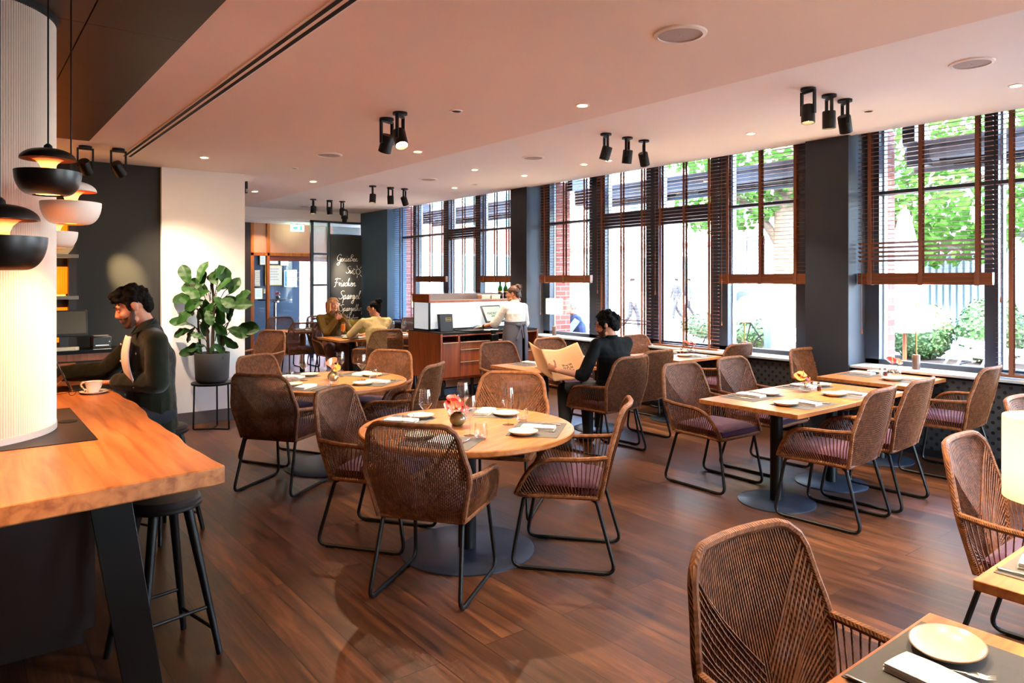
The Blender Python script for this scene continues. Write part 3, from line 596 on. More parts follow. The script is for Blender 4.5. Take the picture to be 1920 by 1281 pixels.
# ================================================================ TABLES
def round_table(x, y, lb):
    t = thing('round_table', lb, 'table', (x, y, 0), 20, 'round oak dining tables')
    MB().lathe([(.001, .715), (.645, .715), (.652, .722), (.652, .745), (.646, .75), (.001, .75)], 72).build('tabletop', ['oak', 'oak_edge'], t, angle=30)
    MB().lathe([(.055, .012), (.055, .70), (.16, .703), (.16, .715), (.001, .715)], 28).build('pole', 'black', t); MB().lathe([(.001, 0), (.41, 0), (.41, .008), (.40, .012), (.06, .018), (.001, .018)], 64).build('base_plate', 'navy_metal', t)
def square_table(x, y, lb, w=.79, d=.8, pole=True):
    t = thing('square_table', lb, 'table', (x, y, 0), 0, 'square oak dining tables')
    MB().box(-w / 2, w / 2, -d / 2, d / 2, .718, .75).build('tabletop', 'oak', t, True, bevel=.003)
    MB().lathe([(.045, .01), (.045, .70), (.15, .703), (.15, .718), (.001, .718)], 24).build('pole', 'black', t); MB().lathe([(.001, 0), (.275, 0), (.275, .008), (.268, .012), (.05, .018), (.001, .018)], 48).build('base_plate', 'navy_metal', t)
round_table(2.47, 3.60, 'round oak table in front, set around red flowers'); round_table(2.64, 5.96, 'round oak table in the second row, set around salmon flowers')
square_table(4.80, 2.95, 'front square oak table at the aisle, two places set on it'); square_table(5.595, 2.95, 'square oak table pushed against the front one, glass vase beside its seam')
square_table(4.82, 5.62, 'square oak table in front of the newspaper reader'); square_table(5.615, 5.62, 'square oak table pushed against the reader\'s table')
square_table(6.69, 3.06, 'square oak table at the window with the hedge outside'); square_table(6.69, 5.45, 'square oak table at the middle window with pale flowers')
square_table(1.68, .42, 'square oak table cropped at the bottom with the oval plate'); square_table(2.80, .43, 'square oak table under the glowing cream lamp')
square_table(4.84, 10.2, 'square oak table where the two women sit'); square_table(5.635, 10.2, 'square oak table between the two women and the service station')
square_table(4.84, 12.2, 'square oak table before the entrance door'); square_table(5.635, 12.2, 'square oak table behind the blond woman')
square_table(6.69, 10.7, 'square oak table at the far window')
# ================================================================ TABLEWARE
def p_(fn): return Proto(fn)
def mk_placemat():
    t = MB().box(-.21, .21, -.15, .15, 0, .0025).build('placemat', 'mat_grey', None, True, bevel=.001); return tag(t, '', 'placemat', 'grey placemats')
def mk_napkin():
    b = MB()
    for k, (w, d) in enumerate(((.205, .10), (.2, .098), (.203, .099), (.2, .097))):
        z = .0005 + k * .0045
        b.grid(lambda u, v, z=z, w=w, d=d: Vector(((u - .5) * w, (v - .5) * d, z + .0038 + .0015 * math.sin(u * 7 + k) * (1 - v) + .002 * math.sin(v * 3))), 12, 6)
        b.box(-w / 2, w / 2, -d / 2, d / 2, z, z + .0025)
    return tag(b.build('napkin', 'linen', None, True, bevel=.0012), '', 'napkin', 'folded white napkins')
def mk_plate(oval=False):
    t = thing('bread_plate', '', 'plate', group='small stoneware plates'); k = 1.0
    b = MB().lathe([(.001, .002), (.045, .002), (.05, 0), (.053, .002), (.075, .011), (.086, .019), (.088, .021), (.086, .022), (.074, .0145), (.055, .007), (.001, .006)], 48)
    if oval: b.v = [(x * 1.12, y * .88, z) for x, y, z in b.v]
    b.build('dish', 'ceramic', t)
    r = MB().lathe([(.0855, .0195), (.0885, .0203), (.0885, .0218), (.0855, .0222)], 48); r.f = r.f[:-2]; r.mi = r.mi[:-2]
    if oval: r.v = [(x * 1.12, y * .88, z) for x, y, z in r.v]
    r.build('rim', 'ceramic_rim', t); return t
def mk_fork():
    b = MB(); zf = lambda y: .003 + .004 * math.sin(max(0, (y + .02) * 16)) + .010 * max(0, (y - .05) / .045) ** 2 * .5
    b.tube([(0, y, zf(y)) for y in (-.098, -.09, -.06, -.02, .02, .045)], [.003, .0058, .005, .0035, .003, .004], 8, flat=.45, side=(1, 0, 0))
    b.tube([(0, .045, zf(.045)), (0, .058, zf(.05) + .001), (0, .068, zf(.055))], [.004, .0105, .011], 8, flat=.2, side=(1, 0, 0))
    for k in range(4): b.tube([(-.0085 + k * .0057, .064, zf(.055)), (-.0085 + k * .0057, .082, zf(.055) - .001), (-.0085 + k * .0057, .1, zf(.055) + .004)], [.002, .0018, .001], 6)
    return tag(b.build('fork', 'steel', None), '', 'fork', 'steel forks')
def mk_knife():
    t = thing('knife', '', 'knife', group='steel table knives')
    MB().tube([(0, -.11, .005), (0, -.105, .0052), (0, -.05, .005), (0, -.005, .0045)], [.004, .0068, .006, .0045], 8, flat=.6, side=(1, 0, 0)).build('handle', 'steel', t)
    MB().prism([(-.0045, -.006), (.0045, -.006), (.0085, .03), (.0085, .08), (.004, .108), (-.0045, .115)], .0036, .005).build('blade', 'chrome', t, False); return t
def mk_wine():
    t = thing('wine_glass', '', 'wine glass', group='stemmed wine glasses')
    MB().lathe([(.036, 0), (.036, .0015), (.015, .003), (.004, .008)], 32).build('foot', 'glass', t)
    MB().lathe([(.0042, .007), (.0032, .02), (.003, .085), (.0045, .098)], 12).build('stem', 'water', t)
    b = MB().lathe([(.0046, .097), (.018, .112), (.041, .142), (.0415, .15), (.036, .20), (.031, .232), (.0302, .232), (.035, .2), (.0403, .15), (.0395, .143), (.017, .114), (.001, .103)], 36); b.f = [f for f in b.f if len(f) < 8]; b.mi = [0] * len(b.f)
    b.build('bowl', 'glass', t); return t
def mk_tumbler():
    t = thing('tumbler', '', 'glass', group='clear water tumblers')
    b = MB().lathe([(.026, .001), (.034, .012), (.0385, .035), (.036, .075), (.0335, .09), (.0325, .09), (.035, .074), (.037, .035), (.031, .018), (.001, .015)], 32); b.f = [f for f in b.f if len(f) < 8]; b.mi = [0] * len(b.f)
    b.build('wall', 'glass', t); MB().lathe([(.001, 0), (.026, 0), (.031, .012), (.026, .016), (.001, .0145)], 24).build('thick_base', 'water', t); return t
def mk_shaker(m, lb):
    t = thing('shaker', lb, 'shaker'); MB().lathe([(.001, 0), (.018, 0), (.019, .006), (.0185, .05), (.015, .06), (.0135, .06)], 20).build('jar', 'water', t)
    MB().lathe([(.001, .005), (.016, .005), (.016, .038), (.001, .04)], 16).build('filling', m, t); MB().lathe([(.015, .058), (.0155, .066), (.012, .074), (.001, .076)], 20).build('cap', 'steel', t); return t
PM, NP, PL, FK, KN, WG, TB = [p_(f()) for f in (mk_placemat, mk_napkin, mk_plate, mk_fork, mk_knife, mk_wine, mk_tumbler)]
SALT, PEPPER = p_(mk_shaker('paperw', '')), p_(mk_shaker(mat('ground_pepper', '#6a2a1c', .9, var=.5, scale=90), ''))
def setting(x, y, a, where, glasses=True, plate=True, nap=True, z=.75, jit=0, tum=True, wine=True, mirror=1):
    """a = direction the diner looks; local x right, y away from the diner"""
    c, s = math.cos(R(a - 90)), math.sin(R(a - 90)); rnd = random.Random(int(x * 997 + y * 131))
    def P(u, v, dz): return (x + u * c - v * s, y + u * s + v * c, z + dz)
    rz = a - 90
    PM.put('grey woven placemat ' + where, P(0, 0, 0), rz)
    if nap: NP.put('folded white napkin ' + where, P(.005, -.005, .0028), rz + 90 + rnd.uniform(-5, 5))
    if plate: PL.put('small cream plate ' + where, P(-.155, .055, .0028), rz)
    FK.put('steel fork ' + where, P(-.068, -.02, .0035), rz + rnd.uniform(-4, 4)); KN.put('steel knife ' + where, P(.13, -.01, .0028), rz + rnd.uniform(-4, 4))
    if glasses and wine: WG.put('stemmed wine glass ' + where, P(.10, .20, 0), rz)
    if glasses and tum: TB.put('clear tumbler ' + where, P(.19, .13, .0028 if False else 0), rz)
def around(cx, cy, a, where, r=.435, **k):
    setting(cx - math.cos(R(a)) * r, cy - math.sin(R(a)) * r, a, where, **k)
T1, T2 = (2.47, 3.60), (2.64, 5.96)
around(*T1, 36, 'on the front round table before the chair with its back to us'); around(*T1, 130, 'on the front round table before the side-on chair')
around(*T1, -55, 'on the front round table towards the bar'); around(*T1, -141, 'on the front round table beyond the red flowers')
around(*T2, 36, 'on the second round table before the turned away chair'); around(*T2, 126, 'on the second round table towards the front round table')
around(*T2, -62, 'on the second round table towards the fig plant'); around(*T2, -153, 'on the second round table before the tan lit far chair')
FR = 'on the front square tables '
setting(4.82, 2.74, 90, FR + 'at the corner closest to the aisle', False); setting(5.50, 2.74, 90, FR + 'before the second chair turned away', False)
setting(4.82, 3.17, -90, FR + 'before the chair with the visible plum cushion', False); setting(5.58, 3.17, -90, FR + 'at the far corner by the shakers', False)
MN = 'on the newspaper reader\'s tables '
setting(4.86, 5.42, 90, MN + 'beside the reader\'s hand', False); setting(4.84, 5.84, -90, MN + 'across from the reader', False)
setting(5.62, 5.42, 90, MN + 'before the empty chair next to him', False); setting(5.66, 5.84, -90, MN + 'behind the newspaper', False)
setting(6.80, 3.27, -90, 'on the hedge window table by the navy pillar', False); setting(6.72, 2.85, 90, 'on the hedge window table before the lamp', False)
setting(6.84, 5.65, -90, 'on the middle window table behind the reader', False); setting(6.84, 5.24, 90, 'on the middle window table under the tree view', False)
WT = 'on the women\'s table '
setting(4.86, 10.41, -90, WT + 'before the blond woman', False); setting(4.86, 9.99, 90, WT + 'before the khaki jacket', False)
setting(5.64, 10.41, -90, 'on the table beside the women, far side', True); setting(5.64, 9.99, 90, 'on the table beside the women, near the station', True)
setting(4.86, 12.41, -90, 'on the entrance door table, door side', True); setting(4.86, 11.99, 90, 'on the entrance door table, near side', True)
setting(5.64, 12.41, -90, 'on the table behind the blond woman', True)
setting(6.8, 10.9, -90, 'on the far window table by the corner blind', True); setting(6.8, 10.48, 90, 'on the far window table by the station', True)
# cropped tables at the front: oval plate, fork, napkin, knife
PM.put('grey woven placemat at the bottom of the picture under the oval plate', (1.79, .66, .75), 180); 
e = mk_plate(True); e['label'] = 'oval cream plate with brown rim at the bottom of the picture'; e.location = (1.885, .705, .753)
e.rotation_euler = (0, 0, R(10)); e['group'] = 'small stoneware plates'; e.scale = (1.05, 1.05, 1.05)
NP.put('folded white napkin at the bottom of the picture beside the oval plate', (1.715, .655, .7535), 85); FK.put('steel fork lying between the napkin and the oval plate', (1.785, .675, .754), 200)
KN.put('steel knife at the very bottom of the picture', (1.585, .69, .7535), 183)
PM.put('grey woven placemat by the glowing cream lamp', (2.72, .66, .75), 180); NP.put('folded napkin on the table by the glowing cream lamp', (2.66, .68, .7535), 100); KN.put('steel knife on the table by the glowing cream lamp', (2.54, .70, .7535), 181)
# vases with flowers
def anthurium(parent, c, d, size, m):
    """one heart shaped waxy bract with its spadix"""
    d = Vector(d).normalized(); a = d.orthogonal().normalized() if abs(d.z) > .95 else Vector((0, 0, 1)).cross(d).normalized(); up = d.cross(a); c = Vector(c)
    def f(u, v):
        th = (u - .5) * 2 * math.pi; rr = size * v * (1 + .28 * math.cos(th) + .10 * math.cos(2 * th)) * (.82 + .18 * abs(math.cos(th / 2)))
        return c + a * (rr * math.sin(th)) + up * (rr * math.cos(th)) + d * (.35 * size * v * v - .25 * size * v + .06 * size * math.sin(3 * th) * v)
    MB().grid(f, 28, 6).build('bract', m, parent); MB().tube(spl([c, c + d * size * .4 + up * size * .1, c + d * size * .8 + up * size * .45], 4), [.004] * 8 + [.0015], 8).build('spadix', 'yellow', parent)
def flowers(x, y, lb, vlabel, cols, z=.75, s=1.0, glassv=False, seed=1):
    v = thing('vase', vlabel, 'vase', (x, y, z), 0, 'small round table vases')
    MB().lathe([(.001, 0), (.026, 0), (.03, .003), (.048, .022), (.052, .042), (.044, .062), (.028, .078), (.026, .08), (.024, .076), (.038, .06), (.001, .03)], 36).build('body', 'water' if glassv else 'vase', v, angle=80)
    t = thing('flower', lb, 'flowers', (x, y, z + .03), 0, 'flowers in table vases'); rnd = random.Random(seed)
    for k, (m, dx, dy, dz, sz) in enumerate(cols):
        c = (dx * s, dy * s, (.055 + dz) * s); MB().tube(spl([(0, 0, 0.005), (dx * .3 * s, dy * .3 * s, .04 * s), c], 4), .0022, 6).build('stem', 'stem', t); anthurium(t, c, (dx * 2 + rnd.uniform(-.3, .3), dy * 2 - .3, .55), sz * s, m)
CR = [('red', -.05, .0, .035, .05), ('red', .045, .005, .03, .055), ('red', .01, -.05, .012, .05), ('pinkf', -.045, -.04, .03, .042), ('red', .0, .03, .06, .05)]
flowers(2.44, 3.66, 'red anthuriums on the front round table', 'mottled brown vase holding the red anthuriums', CR)
flowers(2.64, 5.94, 'salmon and orange flowers on the second round table', 'mottled brown vase holding the salmon flowers', [('pinkf', -.03, -.02, .05, .045), ('orangef', .03, .0, .03, .042), ('pinkf', .0, .03, .08, .045), ('orangef', .01, -.04, .02, .04)], seed=2)
flowers(5.33, 3.02, 'orange and red flowers on the front square tables', 'smoky glass vase on the front square tables', [('orangef', -.04, .02, .03, .05), ('red', .02, -.02, .01, .03), ('orangef', .0, .02, .05, .04)], glassv=True, seed=3)
flowers(6.80, 2.98, 'pink red flowers at the foot of the hedge window lamp', 'small vase at the foot of the hedge window lamp', [('red', -.02, .02, .06, .05), ('pinkf', .03, -.02, .05, .045)], glassv=True, seed=4)
flowers(6.95, 5.40, 'pale pink flowers on the middle window table', 'faceted glass vase on the middle window table', [('pinkf', -.03, .02, .05, .045), ('pinkf', .03, -.01, .05, .05), ('red', 0, -.03, .03, .035)], glassv=True, seed=5)
SALT.put('salt shaker beside the vase on the front square tables', (5.45, 3.03, .75), 0, 'glass shakers', 'shaker'); PEPPER.put('pepper shaker on the front square tables', (5.47, 2.985, .75), 0, 'glass shakers', 'shaker')
SALT.put('salt shaker by the hedge window lamp', (6.78, 3.1, .75), 0, 'glass shakers'); PEPPER.put('pepper shaker by the hedge window lamp', (6.83, 3.08, .75), 0, 'glass shakers')
SALT.put('salt shaker on the middle window table', (6.9, 5.5, .75), 0, 'glass shakers'); PEPPER.put('pepper shaker on the middle window table', (6.86, 5.46, .75), 0, 'glass shakers')
# table lamps
def table_lamp(x, y, z, lb, r=.128, h=.235, zs=.365, m='shade', e=9, basem='brass'):
    t = thing('table_lamp', lb, 'lamp', (x, y, z), 0, 'table lamps with drum shades')
    MB().lathe([(.001, 0), (.033, 0), (.034, .004), (.034, .135), (.030, .14), (.001, .14)], 28).build('base', mat('bronze_lamp_base', '#5c463c', .4, metal=.4), t); MB().tube([(0, 0, .14), (0, 0, zs + h + .01)], .0065, 10).build('stem', basem, t)
    b = MB().lathe([(r, 0), (r, h), (r - .003, h), (r - .003, 0)], 40, (0, 0, zs)); b.f = [f for f in b.f if len(f) < 8]; b.mi = [0] * len(b.f); b.build('lamp_shade', m, t)
    q = MB()
    for k in range(3): q.tube([(0, 0, zs + h - .02), (r * .98 * math.cos(k * 2.1), r * .98 * math.sin(k * 2.1), zs + h - .01)], .002, 5)
    q.lathe([(.001, .0), (.009, .004), (.009, .014), (.001, .02)], 12, (0, 0, zs + h + .005)); q.build('spider', 'brass', t)
    l = lamp('lamp_light', 'POINT', (x, y, z + zs + h * .5), e, WARM, .05); return t
table_lamp(7.24, 2.98, .79, 'table lamp with white drum shade on the sill before the hedge'); table_lamp(7.24, 4.86, .79, 'table lamp with white drum shade on the sill before the tree trunk')
table_lamp(7.26, 8.22, .79, 'table lamp with white drum shade on the sill by the outdoor man', zs=.33); table_lamp(7.26, 12.3, .79, 'table lamp with white shade at the far window behind the service station', zs=.3)
table_lamp(2.80, .741, .75, 'big glowing cream table lamp cropped by the picture edge', .132, .265, .185, 'shade_y', 3)
# ================================================================ BAR
def wob(y): return .012 * math.sin(y * 3.1) + .008 * math.sin(y * 7.3 + 1) + .004 * math.sin(y * 17)
t = thing('bar_table', 'long high bar table with live edged slab top around the fluted column', 'bar table', (0, 0, 0))
poly = [(-1.3, 2.58), (.11, 2.70), (.76, 2.76)] + [(.79 + wob(y), y) for y in [2.78 + 4.2 * k / 60 for k in range(61)]] + [(-1.3, 6.98)]
MB().prism(poly, .882, .95).build('slab_top', 'slab', t, True, bevel=.006, angle=30)
MB().box(-1.2, .50, 3.70, 6.6, .08, .88).box(-1.15, .46, 3.74, 6.5, 0, .08).build('plinth', 'dkwood', t, False)
b = MB()
b.add([(.36, 2.80, .882), (.49, 2.80, .882), (.49, 2.816, .882), (.36, 2.816, .882), (.50, 2.80, 0), (.62, 2.80, 0), (.62, 2.816, 0), (.50, 2.816, 0)], [(0, 1, 2, 3), (7, 6, 5, 4), (0, 4, 5, 1), (1, 5, 6, 2), (2, 6, 7, 3), (3, 7, 4, 0)])
b.build('slanted_leg', 'black', t, True, bevel=.002)
b = MB(); b.v = []; b.add([(.36, 6.4, .882), (.49, 6.4, .882), (.49, 6.416, .882), (.36, 6.416, .882), (.50, 6.4, 0), (.62, 6.4, 0), (.62, 6.416, 0), (.50, 6.416, 0)], [(0, 1, 2, 3), (7, 6, 5, 4), (0, 4, 5, 1), (1, 5, 6, 2), (2, 6, 7, 3), (3, 7, 4, 0)]); b.build('slanted_leg', 'black', t, False)
t = thing('table_inlay', 'black steel plate set in the bar top around the fluted column', 'plate', (0, 0, .95))
MB().box(-.62, .492, 3.555, 4.52, .0005, .004).build('plate', 'black', t, True, bevel=.001); MB().lathe([(.001, .004), (.04, .004), (.042, .006), (.036, .008), (.001, .007)], 28, (.435, 4.08, 0)).build('socket_cap', 'blackpaint', t)
t = thing('fluted_column', 'round fluted white column rising through the bar table', 'column', (-.045, 4.03, 0)); b = MB(); NF = 240; prof = []
for k in range(NF * 6):
    a = 2 * math.pi * k / (NF * 6); q = abs(math.sin(a * NF / 2)); prof.append(((.418 + .009 * q) * math.cos(a), (.418 + .009 * q) * math.sin(a)))
b.prism(prof, .982, 2.835); b.build('fluted_cladding', mat('fluted_white', '#e2d5ca', .55, spec=.4), t, True, angle=60)
MB().lathe([(.001, .953), (.43, .953), (.43, .982), (.001, .982)], 64).build('base_ring', mat('pale_base_ring', '#b4a8a0', .5), t); MB().lathe([(.001, 2.835), (.44, 2.835), (.44, 2.87), (.001, 2.87)], 64).build('collar', 'black', t)
def stool(x, y, rz, lb):
    t = thing('bar_stool', lb, 'stool', (x, y, 0), rz, 'black bar stools')
    MB().lathe([(.001, .655), (.15, .655), (.158, .662), (.158, .672), (.15, .68), (.001, .68)], 40).build('seat_rim', 'black', t); MB().lathe([(.15, .678), (.152, .69), (.14, .703), (.08, .709), (.001, .71)], 40).build('seat_pad', 'black_soft', t)
    for k in range(4):
        a = R(45 + 90 * k); c_, s_ = math.cos(a), math.sin(a)
        MB().tube([(c_ * .1, s_ * .1, .66), (c_ * .24, s_ * .24, .0)], [.021, .013], 10).build('leg', 'black', t)
    for k in range(4):
        a0, a1 = R(45 + 90 * k), R(135 + 90 * k); r = .195 + (.02 if k % 2 else 0); z = .21 - (.1 if k % 2 else 0)
        MB().tube([(r * math.cos(a0), r * math.sin(a0), z), (r * math.cos(a1), r * math.sin(a1), z)], .008, 8).build('footrest', 'black', t)
stool(.72, 3.40, 12, 'empty black bar stool tucked under the front corner of the bar'); stool(1.06, 5.03, 30, 'black bar stool under the man in the corduroy shirt')
def pendant(x, y, z, m, lb, mi='copper'):
    t = thing('pendant_lamp', lb, 'pendant lamp', (x, y, z), 0, 'pendant lamps over the bar')
    A = [k * math.pi / 20 for k in range(11)]
    out = [(.052 + .061 * math.cos(a) ** .85, -.092 * math.sin(a)) for a in reversed(A)]; inn = [(.049 + .061 * math.cos(a) ** .85, -.086 * math.sin(a)) for a in A]
    b = MB().lathe(out + inn, 56); b.f = [f for f in b.f if len(f) < 9]; b.mi = [0] * len(b.f)
    b.lathe([(.1105, .0005), (.08, .001), (.035, -.008), (.001, -.01)], 48)
    b.build('lower_bowl', m, t, angle=70)
    MB().lathe([(.012, .090)] + [(.016 + .079 * math.sin(a), .046 + .043 * math.cos(a)) for a in A] + [(.0935, .0458)] + [(.012 + .079 * math.sin(a), .047 + .036 * math.cos(a)) for a in reversed(A)], 56).build('upper_dome', m, t, angle=70)
    MB().lathe([(.0925, .0462), (.065, .05), (.045, .044), (.03, .03), (.024, .014), (.023, 0), (.03, -.009)], 48).build('inner_trumpet', mi, t, angle=70)
    MB().lathe([(.05, -.086), (.001, -.087)], 32).build('diffuser', 'bulb_o', t)
    MB().lathe([(.016, .085), (.014, .10), (.006, .108), (.001, .11)], 16).build('cap', 'black', t); MB().tube([(0, 0, .1), (0, 0, 2.865 - z)], .0032, 6).build('cord', 'black', t)
    lamp('pendant_light', 'POINT', (x, y, z + .03), .1, WARMER, .012); lamp('pendant_light', 'SPOT', (x, y, z - .1), 10, WARMER, .04, (x, y, 0), 125, .9)
M['copper'] = trans_mat('warm_translucent_reflector', '#e8a878', .45); M['pend_white'] = mat('cream_pendant_enamel', '#efe0d4', .35, spec=.5); M['pend_black'] = mat('black_pendant_enamel', '#17120f', .35, spec=.5)
pendant(.284, 3.27, 2.066, 'pend_black', 'black twin shell pendant lamp in front of the fluted column'); pendant(.096, 2.40, 1.767, 'pend_black', 'black twin shell pendant lamp cropped by the picture edge')
pendant(.386, 3.508, 1.974, 'pend_white', 'cream twin shell pendant lamp behind the black one'); pendant(.468, 4.95, 1.93, 'pend_white', 'cream pendant lamp mostly hidden behind the column')
# cup, saucer, tablet, glasses
t = thing('saucer', 'white saucer under the cappuccino cup on the bar', 'saucer', (.672, 5.02, .95)); MB().lathe([(.001, .002), (.04, .0), (.045, .002), (.075, .012), (.08, .016), (.078, .017), (.05, .007), (.001, .006)], 40).build('dish', 'porcelain', t)
t = thing('coffee_cup', 'white porcelain cup with handle on the saucer at the bar', 'cup', (.672, 5.02, .957), 0)
b = MB().lathe([(.001, 0), (.026, 0), (.03, .008), (.042, .035), (.050, .068), (.0485, .068), (.040, .036), (.026, .01), (.001, .008)], 40); b.build('body', 'porcelain', t)
h = Vector((-.787, .616, 0)); MB().tube(spl([h * .046 + Vector((0, 0, .058)), h * .068 + Vector((0, 0, .06)), h * .078 + Vector((0, 0, .042)), h * .058 + Vector((0, 0, .02)), h * .035 + Vector((0, 0, .016))], 5), .0055, 8).build('handle', 'porcelain', t)
MB().lathe([(.0455, .058), (.001, .058)], 28).build('coffee', mat('milky_coffee', '#b07848', .4), t)
t = thing('teaspoon', 'small spoon on the white saucer at the bar', 'spoon', (.74, 5.0, .965), 20); MB().tube([(-.03, .0, 0), (.03, 0, .005), (.07, 0, .012)], [.007, .002, .003], 8, flat=.4).build('spoon', 'steel', t)
t = thing('tablet_computer', 'dark tablet with kickstand and keyboard on the bar before the man', 'tablet', (.60, 5.31, .95), -4)
T = Matrix.Translation((-.02, 0, .005)) @ Matrix.Rotation(R(-24), 4, 'Y')
MB().box(-.004, .004, -.145, .145, 0, .2, T).build('screen', 'plastic', t, True, bevel=.002); MB().add([(-.055, -.14, .09), (-.15, -.14, 0), (-.148, -.14, 0), (-.052, -.14, .092), (-.055, .14, .09), (-.15, .14, 0), (-.148, .14, 0), (-.052, .14, .092)], [(0, 1, 2, 3), (7, 6, 5, 4), (0, 4, 5, 1), (2, 6, 7, 3), (1, 5, 6, 2), (0, 3, 7, 4)]).build('kickstand', 'greyplastic', t, False)
MB().box(-.01, .20, -.145, .145, .0, .006).build('keyboard', 'plastic', t, True, bevel=.002)
t = thing('eyeglasses', 'folded dark eyeglasses on the bar beside the cup', 'glasses', (.585, 5.02, .95), 35)
b = MB()
for s in (-1, 1): b.tube([(s * .034 + .024 * math.cos(2 * math.pi * k / 16), 0, .02 + .018 * math.sin(2 * math.pi * k / 16)) for k in range(16)], .0016, 6, closed=True)
b.tube([(-.01, 0, .024), (.01, 0, .024)], .0016, 6)
for s in (-1, 1): b.tube([(s * .06, 0, .022), (s * .058, .06, .012), (s * .04, .12, .003)], .0015, 6)
b.build('frame', 'black', t)
# back bar against the charcoal wall
t = thing('back_bar_counter', 'dark wood counter along the charcoal wall behind the man', 'counter', (0, 8.3, 0))
MB().box(-1.5, 1.52, .0, .375, .90, .935).build('worktop', 'blackpaint', t, False); MB().box(-1.5, 1.5, .01, .375, .83, .90).build('apron', 'walnut', t, False); MB().box(-1.5, 1.5, .12, .375, 0, .55).box(1.46, 1.5, .02, .375, 0, .83).box(-1.5, 1.5, .34, .375, .5, .83).build('body', 'dkwood', t, False)
for k in range(4):
    g = thing('bottle', 'dark bottle standing under the back bar worktop, %s in the row' % ('first', 'second', 'third', 'fourth')[k], 'bottle', (.9 + k * .12, 8.45, .55), 0, 'bottles under the back bar'); MB().lathe([(.001, 0), (.032, 0), (.034, .01), (.034, .13), (.013, .18), (.012, .22), (.001, .22)], 16).build('glass', 'oil', g); MB().lathe([(.0125, .2), (.0125, .232), (.001, .232)], 12).build('cap', 'steel', g)
t = thing('shelf_unit', 'dark wall shelf with glowing amber ribbed back panels', 'shelf', (0, 8.6, 0))
for x in (-.6, .92): MB().box(x, x + .07, -.05, .08, .95, 2.5).build('upright', 'dkwood', t, False)
for z0, z1 in ((1.0, 1.27), (1.50, 1.78), (1.90, 2.45), (1.27, 1.36)):
    b = MB(); n = 70
    for k in range(n):
        a = -.53 + 1.45 * k / n; c = a + 1.45 / n; b.prism([(a, .07), (c, .07), (c, .055), ((a + c) / 2, .04), (a, .055)], z0, z1)
    b.build('ribbed_panel', 'orange_panel', t, False)
for z in (1.445, 1.87):
    MB().box(-.62, 1.0, -.13, .06, z, z + .035).build('shelf_board', 'greyplastic', t, True, bevel=.003); MB().box(-.5, .9, .02, .035, z + .036, z + .05).build('light_strip', 'strip', t, False)
    lamp('shelf_light', 'SPOT', (.75, 8.55, z + .06), 2, (1, .6, .15), .05, (.75, 8.64, z + .4), 140, .8)
t = thing('basket', 'woven pale basket on the upper amber shelf', 'basket', (.84, 8.53, 1.906)); b = MB()
for k in range(9): r = .07 + .055 * math.sin(k / 8 * 1.4); b.tube([(r * math.cos(a * .2617), r * math.sin(a * .2617), .008 + k * .012) for a in range(24)], .007, 6, closed=True)
b.lathe([(.001, .0), (.07, .0), (.07, .008), (.001, .008)], 24); b.build('weave', mat('pale_wicker', '#e0c79a', .7), t)
t = thing('till_monitor', 'dark tilted till monitor on the back bar', 'monitor', (.86, 8.34, .935), 0)
T = Matrix.Translation((0, 0, .14)) @ Matrix.Rotation(R(-14), 4, 'X')
MB().box(-.25, .205, -.012, .02, 0, .27, T).build('housing', 'plastic', t, True, bevel=.006); MB().box(-.235, .19, -.0135, -.011, .03, .255, T).build('screen', 'screen_dim', t, False); MB().box(-.1, .1, .0, .14, 0, .012).box(-.04, .04, .03, .06, .01, .2).build('stand', 'plastic', t, True, bevel=.004)
t = thing('till_keyboard', 'pale flat keyboard in front of the till monitor', 'keyboard', (.80, 8.36, .935)); MB().prism([(-.2, -.04), (.16, -.04), (.19, .0), (.19, .02), (-.2, .02)], 0, .035).build('case', 'ceramic', t, True, bevel=.006)
t = thing('receipt_printer', 'small dark receipt printer on the back bar', 'printer', (1.19, 8.42, .935)); MB().box(-.09, .09, -.09, .08, .01, .13).build('case', 'plastic', t, True, bevel=.012); MB().box(-.07, .07, -.06, .06, .13, .137).build('lid', 'greyplastic', t, True, bevel=.003); MB().box(-.06, .06, -.097, -.088, .035, .045).build('paper', 'paperw', t, False); MB().lathe([(.009, 0), (.006, .003), (.001, .003)], 14, T=Matrix.Translation((.065, -.09, .075)) @ Matrix.Rotation(R(90), 4, 'X')).build('button', 'steel', t)
t = thing('paper_slip', 'white paper slip beside the receipt printer', 'paper', (1.19, 8.315, .936)); MB().box(-.08, .08, -.012, .04, 0, .002).build('sheet', 'paperw', t, False)
t = thing('wall_sensor', 'small black device on the top corner of the white wall', 'sensor', (2.725, 8.66, 2.78)); MB().box(0, .03, -.03, .03, -.1, .04).build('body', 'black', t, True, bevel=.006); MB().box(.005, .025, -.035, -.03, -.09, -.05).build('window', 'greyplastic', t, False)
